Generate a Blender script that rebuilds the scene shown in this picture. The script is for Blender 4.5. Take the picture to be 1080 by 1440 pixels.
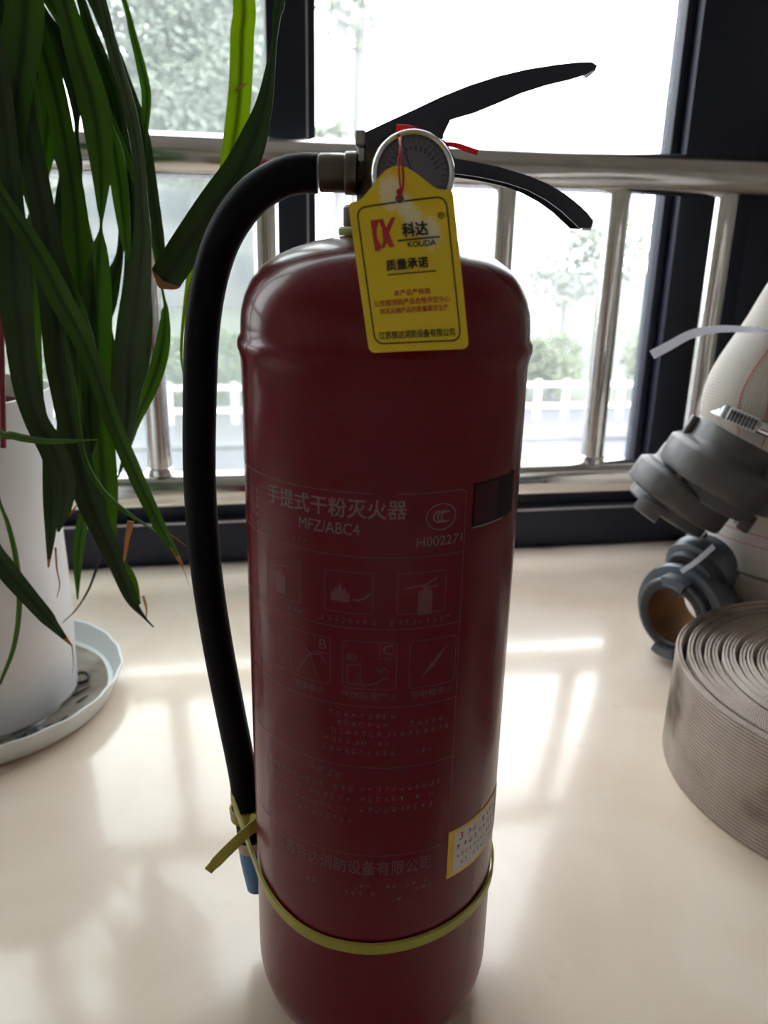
import bpy, bmesh, math, random
from mathutils import Vector, Matrix, noise

for o in list(bpy.data.objects):
    bpy.data.objects.remove(o, do_unlink=True)
scene = bpy.context.scene
COL = scene.collection
random.seed(7)

# ------------------------------------------------------------------ camera
F = 1150.0                                   # focal length in pixels of the 1080 x 1440 frame
HEAD, PITCH, ROLL = math.radians(11.0), math.radians(18.3), math.radians(1.29)
U0, R0, CAM_Z = 0.3775, -0.0013, 0.413       # camera: distance to the extinguisher axis, side offset, height over the sill
H = Vector((math.sin(HEAD), math.cos(HEAD), 0.0))
RT = Vector((math.cos(HEAD), -math.sin(HEAD), 0.0))
ZV = Vector((0, 0, 1))
CAM = -U0 * H - R0 * RT + CAM_Z * ZV
FW = H * math.cos(PITCH) - ZV * math.sin(PITCH)
UP = H * math.sin(PITCH) + ZV * math.cos(PITCH)
cr, sr = math.cos(ROLL), math.sin(ROLL)
cx = RT * cr + UP * sr
cy = UP * cr - RT * sr
cd = bpy.data.cameras.new('camera')
cam = bpy.data.objects.new('camera', cd)
COL.objects.link(cam)
m = Matrix((cx, cy, -FW)).transposed().to_4x4()
m.translation = CAM
cam.matrix_world = m
cd.sensor_fit = 'VERTICAL'
cd.sensor_height = 36.0
cd.sensor_width = 27.0
cd.lens = F / 1440.0 * 36.0
cd.clip_start = 0.02
cd.clip_end = 300
cd.dof.use_dof = True
cd.dof.focus_distance = 0.40
cd.dof.aperture_fstop = 12.0
scene.camera = cam

# ------------------------------------------------------------------ world and exposure
world = bpy.data.worlds.new('overcast_sky')
scene.world = world
world.use_nodes = True
bg = world.node_tree.nodes['Background']
bg.inputs['Color'].default_value = (0.96, 0.98, 1.0, 1)
bg.inputs['Strength'].default_value = 7.2
scene.view_settings.view_transform = 'Standard'
scene.view_settings.look = 'None'
scene.view_settings.exposure = 0.32
scene.view_settings.gamma = 1.0
scene.view_settings.use_curve_mapping = False
scene.cycles.use_denoising = True
scene.cycles.max_bounces = 14
scene.cycles.diffuse_bounces = 6
scene.cycles.transparent_max_bounces = 24
scene.cycles.sample_clamp_indirect = 8.0
scene.cycles.caustics_reflective = False


# ------------------------------------------------------------------ measuring helpers (a pixel plus a distance gives a place)
def ray(px, py):
    dx, dy = px - 540.0, py - 720.0
    return FW * F + RT * (cr * dx + sr * dy) - UP * (-sr * dx + cr * dy)
def at_u(px, py, u):
    d = ray(px, py)
    return CAM + d * (u / d.dot(H))
def at_z(px, py, z):
    d = ray(px, py)
    return CAM + d * ((z - CAM.z) / d.z)
def at_y(px, py, y):
    d = ray(px, py)
    return CAM + d * ((y - CAM.y) / d.y)
def loc(p):
    return Vector((p.dot(RT), p.dot(H), p.z))
def L(px, py, u):
    return loc(at_u(px, py, u))


# ------------------------------------------------------------------ materials
def mat(name, color=(.8, .8, .8), rough=.5, metal=0.0, coat=0.0, spec=.5, noise_scale=None, noise_amt=0.0,
        bump=0.0, bump_scale=50.0, trans=0.0, color2=None, coat_rough=.05, stretch=None):
    mt = bpy.data.materials.new(name)
    mt.use_nodes = True
    nt = mt.node_tree
    b = nt.nodes['Principled BSDF']
    b.inputs['Base Color'].default_value = (*color, 1)
    b.inputs['Roughness'].default_value = rough
    b.inputs['Metallic'].default_value = metal
    b.inputs['Specular IOR Level'].default_value = spec
    b.inputs['Coat Weight'].default_value = coat
    b.inputs['Coat Roughness'].default_value = coat_rough
    b.inputs['Transmission Weight'].default_value = trans
    tc = nt.nodes.new('ShaderNodeTexCoord')
    src = tc.outputs['Object']
    if stretch:
        mp = nt.nodes.new('ShaderNodeMapping')
        mp.inputs['Scale'].default_value = stretch
        nt.links.new(src, mp.inputs['Vector'])
        src = mp.outputs['Vector']
    if noise_scale:
        n = nt.nodes.new('ShaderNodeTexNoise')
        n.inputs['Scale'].default_value = noise_scale
        n.inputs['Detail'].default_value = 5
        nt.links.new(src, n.inputs['Vector'])
        rp = nt.nodes.new('ShaderNodeValToRGB')
        rp.color_ramp.elements[0].position = .35
        rp.color_ramp.elements[1].position = .68
        c2 = color2 if color2 else tuple(c * (1 - noise_amt) for c in color)
        rp.color_ramp.elements[0].color = (*c2, 1)
        rp.color_ramp.elements[1].color = (*color, 1)
        nt.links.new(n.outputs['Fac'], rp.inputs['Fac'])
        nt.links.new(rp.outputs['Color'], b.inputs['Base Color'])
    if bump:
        n2 = nt.nodes.new('ShaderNodeTexNoise')
        n2.inputs['Scale'].default_value = bump_scale
        n2.inputs['Detail'].default_value = 3
        nt.links.new(src, n2.inputs['Vector'])
        bp = nt.nodes.new('ShaderNodeBump')
        bp.inputs['Strength'].default_value = bump
        bp.inputs['Distance'].default_value = .002
        nt.links.new(n2.outputs['Fac'], bp.inputs['Height'])
        nt.links.new(bp.outputs['Normal'], b.inputs['Normal'])
    return mt


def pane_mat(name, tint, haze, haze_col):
    """window glass with some dirt and an added glare haze: light goes through, a part of it is scattered"""
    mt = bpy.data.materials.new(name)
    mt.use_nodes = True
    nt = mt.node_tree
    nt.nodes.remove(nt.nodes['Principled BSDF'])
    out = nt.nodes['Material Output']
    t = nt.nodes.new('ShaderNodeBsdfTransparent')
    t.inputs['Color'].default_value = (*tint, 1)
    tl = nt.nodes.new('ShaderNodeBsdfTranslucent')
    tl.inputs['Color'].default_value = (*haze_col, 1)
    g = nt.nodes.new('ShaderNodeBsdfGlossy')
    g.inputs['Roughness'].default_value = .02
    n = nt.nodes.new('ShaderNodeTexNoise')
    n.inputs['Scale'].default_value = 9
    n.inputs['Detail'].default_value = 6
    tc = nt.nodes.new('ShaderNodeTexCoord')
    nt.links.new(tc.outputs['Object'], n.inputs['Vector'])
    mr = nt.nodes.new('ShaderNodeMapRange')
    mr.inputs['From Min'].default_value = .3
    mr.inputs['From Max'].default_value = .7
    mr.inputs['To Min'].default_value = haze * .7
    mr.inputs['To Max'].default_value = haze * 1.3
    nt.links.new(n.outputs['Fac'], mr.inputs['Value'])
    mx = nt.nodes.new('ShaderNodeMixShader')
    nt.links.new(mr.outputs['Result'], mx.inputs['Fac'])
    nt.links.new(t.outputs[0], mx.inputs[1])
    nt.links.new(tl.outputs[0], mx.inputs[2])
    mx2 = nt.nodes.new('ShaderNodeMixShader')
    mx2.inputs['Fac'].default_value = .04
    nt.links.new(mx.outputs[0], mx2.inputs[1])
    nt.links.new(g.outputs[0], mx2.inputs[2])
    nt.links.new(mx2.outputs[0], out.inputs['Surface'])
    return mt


def leaf_mat(name, col, tcol, tip=None, rough=.38, mix=.45, tip_start=.955):
    """a strap leaf: green skin, darker midrib, light coming through, dried brown tip"""
    mt = bpy.data.materials.new(name)
    mt.use_nodes = True
    nt = mt.node_tree
    b = nt.nodes['Principled BSDF']
    out = nt.nodes['Material Output']
    uv = nt.nodes.new('ShaderNodeUVMap')
    sp = nt.nodes.new('ShaderNodeSeparateXYZ')
    nt.links.new(uv.outputs['UV'], sp.inputs['Vector'])
    # midrib: distance of v from the middle
    sub = nt.nodes.new('ShaderNodeMath'); sub.operation = 'SUBTRACT'; sub.inputs[1].default_value = .5
    nt.links.new(sp.outputs['Y'], sub.inputs[0])
    ab = nt.nodes.new('ShaderNodeMath'); ab.operation = 'ABSOLUTE'
    nt.links.new(sub.outputs[0], ab.inputs[0])
    rp = nt.nodes.new('ShaderNodeValToRGB')
    e = rp.color_ramp.elements
    e[0].position = 0.0; e[0].color = (.42, .42, .42, 1)
    e[1].position = .17; e[1].color = (1, 1, 1, 1)
    nt.links.new(ab.outputs[0], rp.inputs['Fac'])
    # fine stripes along the leaf
    mp = nt.nodes.new('ShaderNodeMapping')
    mp.inputs['Scale'].default_value = (3, 38, 1)
    nt.links.new(uv.outputs['UV'], mp.inputs['Vector'])
    n = nt.nodes.new('ShaderNodeTexNoise'); n.inputs['Scale'].default_value = 1.0; n.inputs['Detail'].default_value = 3
    nt.links.new(mp.outputs['Vector'], n.inputs['Vector'])
    mr = nt.nodes.new('ShaderNodeMapRange')
    mr.inputs['To Min'].default_value = .65; mr.inputs['To Max'].default_value = 1.3
    nt.links.new(n.outputs['Fac'], mr.inputs['Value'])
    mul = nt.nodes.new('ShaderNodeMix'); mul.data_type = 'RGBA'; mul.blend_type = 'MULTIPLY'
    mul.inputs['Factor'].default_value = 1
    nt.links.new(rp.outputs['Color'], mul.inputs['A'])
    nt.links.new(mr.outputs['Result'], mul.inputs['B'])
    def tinted(c):
        mm = nt.nodes.new('ShaderNodeMix'); mm.data_type = 'RGBA'; mm.blend_type = 'MULTIPLY'
        mm.inputs['Factor'].default_value = 1
        mm.inputs['A'].default_value = (*c, 1)
        nt.links.new(mul.outputs['Result'], mm.inputs['B'])
        if tip is None:
            return mm.outputs['Result']
        gt = nt.nodes.new('ShaderNodeMath'); gt.operation = 'GREATER_THAN'; gt.inputs[1].default_value = tip_start
        nt.links.new(sp.outputs['X'], gt.inputs[0])
        m3 = nt.nodes.new('ShaderNodeMix'); m3.data_type = 'RGBA'
        nt.links.new(gt.outputs[0], m3.inputs['Factor'])
        nt.links.new(mm.outputs['Result'], m3.inputs['A'])
        m3.inputs['B'].default_value = (*tip, 1)
        return m3.outputs['Result']
    nt.links.new(tinted(col), b.inputs['Base Color'])
    b.inputs['Roughness'].default_value = rough
    tr = nt.nodes.new('ShaderNodeBsdfTranslucent')
    nt.links.new(tinted(tcol), tr.inputs['Color'])
    mx = nt.nodes.new('ShaderNodeMixShader'); mx.inputs['Fac'].default_value = mix
    nt.links.new(b.outputs[0], mx.inputs[1]); nt.links.new(tr.outputs[0], mx.inputs[2])
    nt.links.new(mx.outputs[0], out.inputs['Surface'])
    return mt


M = {}
M['wall'] = mat('painted_plaster', (.84, .80, .74), .8, bump=.15, bump_scale=60)
M['ceiling'] = mat('white_ceiling', (.87, .86, .84), .85)
M['floor'] = mat('floor_tile', (.60, .52, .44), .35)
M['black_frame'] = mat('black_aluminium', (.011, .014, .028), .5, spec=.35)  # blue of the glare veil is mixed into the black
M['frame_glint'] = mat('edge_highlight', (.55, .56, .6), .3, metal=.8)  # pale metal for strips that stand in for highlights on frame edges
M['steel'] = mat('polished_stainless_steel', (.62, .60, .58), .13, metal=1.0, noise_scale=30, noise_amt=.12, bump=.05, bump_scale=18, stretch=(1, 1, 6))
M['pane_clear'] = pane_mat('hazed_clear_glass', (.95, .96, .97), .032, (.9, .93, .95))  # haze added for the bloom that pales the view outside
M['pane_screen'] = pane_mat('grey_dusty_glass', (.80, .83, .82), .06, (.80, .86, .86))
M['red'] = mat('red_gloss_paint', (.132, .0013, .0115), .24, coat=.16, coat_rough=.03, bump=.02, bump_scale=14, spec=.20)
M['print'] = mat('silver_print', (.22, .125, .15), .42, spec=.3)
M['print_faint'] = mat('thin_silver_print', (.185, .055, .075), .42, spec=.3)
M['black_paint'] = mat('black_lever_paint', (.010, .014, .036), .36, coat=.15)  # navy cast of veiling glare is put into the base colour
M['grey_plain'] = mat('grey_zinc', (.32, .32, .34), .4, metal=.85)
M['zinc_light'] = mat('light_zinc_sheet', (.62, .63, .66), .45, metal=.4)
M['brass'] = mat('dull_brass_valve', (.085, .065, .045), .5, metal=.8, noise_scale=60, noise_amt=.4)
M['rubber'] = mat('black_rubber_hose', (.003, .003, .006), .5, spec=.09, bump=.08, bump_scale=300)
M['ferrule'] = mat('pressed_steel_ferrule', (.15, .135, .12), .3, metal=.95, noise_scale=80, noise_amt=.3)
M['collar'] = mat('olive_green_collar', (.30, .36, .06), .5)
M['chrome'] = mat('chrome_bezel', (.62, .63, .68), .14, metal=1.0)
M['dial'] = mat('gauge_dial_face', (.14, .14, .20), .5)
M['dial_print'] = mat('gauge_dial_print', (.05, .05, .08), .6)
M['tie'] = mat('yellow_green_nylon', (.34, .31, .04), .38, spec=.4)
M['blue'] = mat('blue_plastic_tip', (.03, .16, .38), .4)
M['foil'] = mat('kraft_ferrule', (.45, .36, .25), .5)
M['red_ribbon'] = mat('red_plastic_seal', (.80, .035, .045), .4)
M['red_string'] = mat('red_string', (.42, .015, .03), .7)
M['tag_black'] = mat('tag_black_print', (.02, .018, .012), .5)
M['tag_red'] = mat('tag_red_print', (.50, .03, .035), .5)
M['tag_back'] = mat('tag_hole_rim', (.16, .13, .10), .6)
M['sticker_white'] = mat('white_sticker', (.62, .56, .56), .5)
M['sticker_yellow'] = mat('yellow_sticker_border', (.78, .47, .02), .5)
M['sticker_text'] = mat('sticker_print', (.12, .08, .12), .6)
M['window_sticker'] = mat('dark_photo_sticker', (.022, .014, .016), .4, spec=.15, noise_scale=90, color2=(.06, .008, .02))
M['sticker_edge'] = mat('black_sticker_edge', (.005, .004, .004), .45, spec=.12)
M['sticker_grey'] = mat('grey_sticker_edge', (.18, .16, .16), .4)
M['pot'] = mat('white_pot_plastic', (.78, .77, .79), .42, noise_scale=7, noise_amt=.16, bump=.4, bump_scale=14, stretch=(1.6, 1.6, .25))
M['soil'] = mat('dark_soil', (.05, .03, .022), .9, bump=1, bump_scale=80)
M['inner_pot'] = mat('brown_inner_pot', (.10, .035, .025), .6)
M['saucer'] = mat('white_saucer_plastic', (.72, .755, .75), .38, noise_scale=14, noise_amt=.1)
M['dirt'] = mat('dried_brown_silt', (.31, .28, .235), .8, noise_scale=24, color2=(.12, .088, .06), bump=.5, bump_scale=90)
M['stem'] = mat('plant_cane', (.20, .15, .08), .8, bump=.5, bump_scale=90)
M['stake'] = mat('dark_red_stake', (.24, .012, .035), .4)
M['twig'] = mat('dark_twig', (.045, .035, .028), .8)
M['ring'] = mat('black_ring_plastic', (.02, .018, .018), .5)
M['grey_film'] = mat('grey_plastic_scrap', (.10, .105, .12), .35)
M['dry'] = mat('dry_orange_leaf', (.48, .20, .06), .7)
M['alloy'] = mat('cast_grey_alloy', (.125, .12, .122), .42, metal=.55, noise_scale=35, noise_amt=.3, bump=.25, bump_scale=120)
M['alloy_blue'] = mat('blue_grey_alloy', (.12, .135, .165), .42, metal=.5, noise_scale=35, noise_amt=.3)
M['strap'] = mat('white_packing_strap', (.86, .86, .90), .4)
M['stitch'] = mat('red_stitching', (.50, .035, .06), .7)
M['gasket'] = mat('black_gasket', (.015, .015, .015), .6)
M['brass_ring'] = mat('worn_brass_lining', (.36, .20, .10), .4, metal=.8)
M['asphalt'] = mat('pale_asphalt', (.088, .085, .098), .9)
M['pavement'] = mat('pale_paving', (.085, .082, .092), .9)
M['lawn'] = mat('verge_grass', (.10, .115, .085), .9, noise_scale=4, noise_amt=.4)
M['fence_white'] = mat('white_fence_paint', (.8, .8, .8), .6)
M['bark'] = mat('grey_bark', (.20, .20, .20), .9)
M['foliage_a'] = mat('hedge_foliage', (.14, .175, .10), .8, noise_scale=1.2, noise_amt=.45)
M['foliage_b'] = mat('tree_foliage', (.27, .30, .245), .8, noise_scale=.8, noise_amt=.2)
TIP = (.50, .27, .14)
M['leaf'] = leaf_mat('green_leaf', (.05, .115, .022), (.19, .36, .022))
M['leaf_tip'] = leaf_mat('green_leaf_dry_tip', (.05, .115, .022), (.16, .32, .02), TIP, tip_start=.985)
M['leaf_dark'] = leaf_mat('dark_leaf', (.035, .075, .022), (.07, .15, .012), mix=.35)
M['leaf_dark_tip'] = leaf_mat('dark_leaf_dry_tip', (.035, .085, .022), (.06, .14, .012), TIP, mix=.35, tip_start=.988)
M['leaf_bright'] = leaf_mat('bright_yellow_green_leaf', (.12, .20, .02), (.42, .55, .015), mix=.6)
M['leaf_shiny'] = leaf_mat('glossy_grey_green_leaf', (.06, .10, .045), (.08, .18, .02), rough=.2, mix=.3)


def sill_material():
    mt = mat('polished_beige_marble', (.66, .58, .50), .18, spec=.5, coat=.3, coat_rough=.07)
    nt = mt.node_tree
    b = nt.nodes['Principled BSDF']
    tc = nt.nodes.new('ShaderNodeTexCoord')
    n = nt.nodes.new('ShaderNodeTexNoise'); n.inputs['Scale'].default_value = 7; n.inputs['Detail'].default_value = 8
    n.inputs['Distortion'].default_value = 1.2
    nt.links.new(tc.outputs['Object'], n.inputs['Vector'])
    rp = nt.nodes.new('ShaderNodeValToRGB')
    e = rp.color_ramp.elements
    e[0].position = .32; e[0].color = (.78, .64, .51, 1)
    e[1].position = .66; e[1].color = (.86, .745, .625, 1)
    nt.links.new(n.outputs['Fac'], rp.inputs['Fac'])
    # small stains
    n2 = nt.nodes.new('ShaderNodeTexNoise'); n2.inputs['Scale'].default_value = 26; n2.inputs['Detail'].default_value = 4
    nt.links.new(tc.outputs['Object'], n2.inputs['Vector'])
    r2 = nt.nodes.new('ShaderNodeValToRGB')
    r2.color_ramp.elements[0].position = .66; r2.color_ramp.elements[0].color = (1, 1, 1, 1)
    r2.color_ramp.elements[1].position = .82; r2.color_ramp.elements[1].color = (.80, .77, .72, 1)
    nt.links.new(n2.outputs['Fac'], r2.inputs['Fac'])
    mm = nt.nodes.new('ShaderNodeMix'); mm.data_type = 'RGBA'; mm.blend_type = 'MULTIPLY'; mm.inputs['Factor'].default_value = 1
    nt.links.new(rp.outputs['Color'], mm.inputs['A']); nt.links.new(r2.outputs['Color'], mm.inputs['B'])
    nt.links.new(mm.outputs['Result'], b.inputs['Base Color'])
    n3 = nt.nodes.new('ShaderNodeTexNoise'); n3.inputs['Scale'].default_value = 9; n3.inputs['Detail'].default_value = 2
    nt.links.new(tc.outputs['Object'], n3.inputs['Vector'])
    bp = nt.nodes.new('ShaderNodeBump'); bp.inputs['Strength'].default_value = .10; bp.inputs['Distance'].default_value = .004
    nt.links.new(n3.outputs['Fac'], bp.inputs['Height'])
    nt.links.new(bp.outputs['Normal'], b.inputs['Normal'])
    nt.links.new(bp.outputs['Normal'], b.inputs['Coat Normal'])
    return mt


def canvas_material(name, c1, c2, stain, period=.0031, bump=.5, stain_lo=.5, stain_hi=.75):
    """woven hose jacket: fine ribs from the UV map (metres), stains from noise"""
    mt = mat(name, c1, .85, spec=.2)
    nt = mt.node_tree
    b = nt.nodes['Principled BSDF']
    uv = nt.nodes.new('ShaderNodeUVMap')
    sp = nt.nodes.new('ShaderNodeSeparateXYZ'); nt.links.new(uv.outputs['UV'], sp.inputs['Vector'])
    def wave(sock, per):
        a = nt.nodes.new('ShaderNodeMath'); a.operation = 'MULTIPLY'; a.inputs[1].default_value = 2 * math.pi / per
        nt.links.new(sock, a.inputs[0])
        s = nt.nodes.new('ShaderNodeMath'); s.operation = 'SINE'; nt.links.new(a.outputs[0], s.inputs[0])
        return s.outputs[0]
    w1, w2 = wave(sp.outputs['Y'], period), wave(sp.outputs['X'], period * .6)
    mul = nt.nodes.new('ShaderNodeMath'); mul.operation = 'MULTIPLY'; mul.inputs[1].default_value = .45
    nt.links.new(w2, mul.inputs[0])
    ad = nt.nodes.new('ShaderNodeMath'); ad.operation = 'ADD'
    nt.links.new(w1, ad.inputs[0]); nt.links.new(mul.outputs[0], ad.inputs[1])
    bp = nt.nodes.new('ShaderNodeBump'); bp.inputs['Strength'].default_value = bump; bp.inputs['Distance'].default_value = .0006
    nt.links.new(ad.outputs[0], bp.inputs['Height']); nt.links.new(bp.outputs['Normal'], b.inputs['Normal'])
    tc = nt.nodes.new('ShaderNodeTexCoord')
    n = nt.nodes.new('ShaderNodeTexNoise'); n.inputs['Scale'].default_value = 14; n.inputs['Detail'].default_value = 7
    nt.links.new(tc.outputs['Object'], n.inputs['Vector'])
    rp = nt.nodes.new('ShaderNodeValToRGB')
    e = rp.color_ramp.elements
    e[0].position = .3; e[0].color = (*c1, 1)
    e[1].position = stain_lo; e[1].color = (*c2, 1)
    k = e.new(stain_hi); k.color = (*stain, 1)
    nt.links.new(n.outputs['Fac'], rp.inputs['Fac'])
    mr = nt.nodes.new('ShaderNodeMapRange')
    mr.inputs['From Min'].default_value = -1.2; mr.inputs['From Max'].default_value = 1.2
    mr.inputs['To Min'].default_value = .72; mr.inputs['To Max'].default_value = 1.12
    nt.links.new(ad.outputs[0], mr.inputs['Value'])
    mm = nt.nodes.new('ShaderNodeMix'); mm.data_type = 'RGBA'; mm.blend_type = 'MULTIPLY'; mm.inputs['Factor'].default_value = 1
    nt.links.new(rp.outputs['Color'], mm.inputs['A']); nt.links.new(mr.outputs['Result'], mm.inputs['B'])
    nt.links.new(mm.outputs['Result'], b.inputs['Base Color'])
    return mt


def thin_plastic(name, col, tcol, mix):
    mt = mat(name, col, .4)
    nt = mt.node_tree
    tr = nt.nodes.new('ShaderNodeBsdfTranslucent'); tr.inputs['Color'].default_value = (*tcol, 1)
    mx = nt.nodes.new('ShaderNodeMixShader'); mx.inputs['Fac'].default_value = mix
    nt.links.new(nt.nodes['Principled BSDF'].outputs[0], mx.inputs[1]); nt.links.new(tr.outputs[0], mx.inputs[2])
    nt.links.new(mx.outputs[0], nt.nodes['Material Output'].inputs['Surface'])
    return mt
M['red_ribbon'] = thin_plastic('red_plastic_seal_film', (.80, .035, .05), (.85, .04, .06), .5)
M['strap'] = thin_plastic('white_packing_strap_film', (.86, .86, .90), (.80, .82, .88), .45)
M['sill'] = sill_material()
M['canvas_old'] = canvas_material('old_beige_canvas', (.58, .50, .45), (.46, .385, .335), (.15, .115, .09), bump=.8, stain_lo=.5, stain_hi=.68)
M['canvas_white'] = canvas_material('white_canvas', (.70, .67, .63), (.66, .61, .55), (.50, .42, .32), period=.0022, bump=.35, stain_lo=.62, stain_hi=.85)


def tag_material():
    """yellow card with a paler, speckled patch from the hole down to the right"""
    mt = mat('yellow_tag_card', (.86, .62, .025), .38, spec=.4)
    nt = mt.node_tree
    b = nt.nodes['Principled BSDF']
    uv = nt.nodes.new('ShaderNodeUVMap')
    n = nt.nodes.new('ShaderNodeTexNoise'); n.inputs['Scale'].default_value = 5; n.inputs['Detail'].default_value = 2
    nt.links.new(uv.outputs['UV'], n.inputs['Vector'])
    masks = []
    for (x, y, rad) in ((.42, 1.02, .17), (.53, .93, .12), (.60, .83, .13), (.74, .74, .15)):
        d = nt.nodes.new('ShaderNodeVectorMath'); d.operation = 'DISTANCE'
        d.inputs[1].default_value = (x, y, 0)
        nt.links.new(uv.outputs['UV'], d.inputs[0])
        r = nt.nodes.new('ShaderNodeMapRange')
        r.inputs['From Min'].default_value = rad * 1.15; r.inputs['From Max'].default_value = rad * .35
        nt.links.new(d.outputs['Value'], r.inputs['Value'])
        masks.append(r.outputs['Result'])
    s = masks[0]
    for k in masks[1:]:
        mx = nt.nodes.new('ShaderNodeMath'); mx.operation = 'MAXIMUM'
        nt.links.new(s, mx.inputs[0]); nt.links.new(k, mx.inputs[1]); s = mx.outputs[0]
    n2 = nt.nodes.new('ShaderNodeTexNoise'); n2.inputs['Scale'].default_value = 34; n2.inputs['Detail'].default_value = 4
    nt.links.new(uv.outputs['UV'], n2.inputs['Vector'])
    ad = nt.nodes.new('ShaderNodeMath'); ad.operation = 'ADD'
    nt.links.new(s, ad.inputs[0]); nt.links.new(n2.outputs['Fac'], ad.inputs[1])
    r = nt.nodes.new('ShaderNodeMapRange')
    r.inputs['From Min'].default_value = .95; r.inputs['From Max'].default_value = 1.35
    nt.links.new(ad.outputs[0], r.inputs['Value'])
    mm = nt.nodes.new('ShaderNodeMix'); mm.data_type = 'RGBA'
    nt.links.new(r.outputs['Result'], mm.inputs['Factor'])
    mm.inputs['A'].default_value = (.86, .62, .025, 1)
    mm.inputs['B'].default_value = (.86, .76, .50, 1)
    nt.links.new(mm.outputs['Result'], b.inputs['Base Color'])
    return mt


M['tag'] = tag_material()


# ------------------------------------------------------------------ mesh helpers
def link(o, parent=None):
    COL.objects.link(o)
    if parent is not None:
        o.parent = parent
    return o

def obj(name, verts, faces, material, parent=None, smooth=True, uvs=None, off=None):
    me = bpy.data.meshes.new(name)
    vs = [tuple(Vector(v) - off) for v in verts] if off is not None else [tuple(v) for v in verts]
    me.from_pydata(vs, [], faces)
    if uvs is not None:
        lay = me.uv_layers.new(name='UVMap')
        for lp in me.loops:
            lay.data[lp.index].uv = uvs[lp.vertex_index]
    me.validate()
    me.update()
    if smooth:
        me.polygons.foreach_set('use_smooth', [True] * len(me.polygons))
        try:
            me.set_sharp_from_angle(angle=math.radians(38))
        except Exception:
            pass
    me.materials.append(material if not isinstance(material, str) else M[material])
    return link(bpy.data.objects.new(name, me), parent)

def obj_bm(name, bm, material, parent=None, smooth=True):
    bmesh.ops.recalc_face_normals(bm, faces=bm.faces[:])
    me = bpy.data.meshes.new(name)
    bm.to_mesh(me)
    bm.free()
    if smooth:
        me.polygons.foreach_set('use_smooth', [True] * len(me.polygons))
        me.set_sharp_from_angle(angle=math.radians(38))
    me.materials.append(M[material] if isinstance(material, str) else material)
    return link(bpy.data.objects.new(name, me), parent)

def thing(name, label, cat, location=(0, 0, 0), rotz=0.0, group=None):
    o = bpy.data.objects.new(name, None)
    o.empty_display_size = .02
    COL.objects.link(o)
    o.location = location
    o.rotation_euler = (0, 0, rotz)
    return tag(o, label, cat, group)

def tag(o, label, cat=None, group=None, kind=None):
    o['label'] = label
    if cat: o['category'] = cat
    if group: o['group'] = group
    if kind: o['kind'] = kind
    return o

def box_bm(bm, x0, x1, y0, y1, z0, z1, bevel=0.0, seg=2):
    r = bmesh.ops.create_cube(bm, size=1.0)
    vs = r['verts']
    for v in vs:
        v.co = Vector(((x0 + x1) / 2 + v.co.x * (x1 - x0), (y0 + y1) / 2 + v.co.y * (y1 - y0), (z0 + z1) / 2 + v.co.z * (z1 - z0)))
    if bevel:
        es = list({e for v in vs for e in v.link_edges})
        bmesh.ops.bevel(bm, geom=es, offset=bevel, segments=seg, affect='EDGES', profile=.5)

def box(name, x0, x1, y0, y1, z0, z1, material, parent=None, bevel=0.0, smooth=True):
    bm = bmesh.new()
    box_bm(bm, x0, x1, y0, y1, z0, z1, bevel)
    return obj_bm(name, bm, material, parent, smooth)

def revolve(profile, seg=64, mtx=None, wob=None):
    """profile [(r, z)] about Z; returns verts, faces (open ends unless r == 0)"""
    vs, fs = [], []
    n = len(profile)
    for k in range(seg):
        a = 2 * math.pi * k / seg
        for i, (r, z) in enumerate(profile):
            rr = r * (wob(a, i) if wob else 1.0)
            v = Vector((rr * math.cos(a), rr * math.sin(a), z))
            vs.append(mtx @ v if mtx else v)
    for k in range(seg):
        k2 = (k + 1) % seg
        for i in range(n - 1):
            a, b, c, d = k * n + i, k2 * n + i, k2 * n + i + 1, k * n + i + 1
            fs.append((a, b, c, d))
    return vs, fs

def clean(name, vs, fs, material, parent=None, smooth=True):
    bm = bmesh.new()
    bv = [bm.verts.new(v) for v in vs]
    for f in fs:
        try:
            bm.faces.new([bv[i] for i in f])
        except ValueError:
            pass
    bmesh.ops.remove_doubles(bm, verts=bm.verts[:], dist=1e-6)
    return obj_bm(name, bm, material, parent, smooth)

def smooth_path(pts, n):
    """Catmull-Rom through pts (Vectors of any size), n samples"""
    P = [pts[0] * 2 - pts[1]] + list(pts) + [pts[-1] * 2 - pts[-2]]
    out = []
    k = len(pts) - 1
    for i in range(n):
        t = i / (n - 1) * k
        j = min(int(t), k - 1)
        f = t - j
        a, b, c, d = P[j], P[j + 1], P[j + 2], P[j + 3]
        out.append(.5 * ((2 * b) + (c - a) * f + (2 * a - 5 * b + 4 * c - d) * f * f + (3 * b - a - 3 * c + d) * f ** 3))
    return out

def tube(path, radii, seg=16, caps=True, flat=None):
    """tube along a list of points; radii number or list; flat(i) -> (kx, ky) cross-section scale"""
    n = len(path)
    if not hasattr(radii, '__len__'):
        radii = [radii] * n
    vs, fs = [], []
    t0 = (path[1] - path[0]).normalized()
    ref = Vector((0, 0, 1)) if abs(t0.z) < .9 else Vector((1, 0, 0))
    nrm = (ref - t0 * ref.dot(t0)).normalized()
    for i, p in enumerate(path):
        t = (path[min(i + 1, n - 1)] - path[max(i - 1, 0)]).normalized()
        nrm = (nrm - t * nrm.dot(t)).normalized()
        bn = t.cross(nrm)
        kx, ky = flat(i) if flat else (1, 1)
        for s in range(seg):
            a = 2 * math.pi * s / seg
            vs.append(p + (nrm * math.cos(a) * kx + bn * math.sin(a) * ky) * radii[i])
    for i in range(n - 1):
        for s in range(seg):
            s2 = (s + 1) % seg
            fs.append((i * seg + s, i * seg + s2, (i + 1) * seg + s2, (i + 1) * seg + s))
    if caps:
        fs.append(tuple(range(seg - 1, -1, -1)))
        fs.append(tuple((n - 1) * seg + s for s in range(seg)))
    return vs, fs

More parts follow.
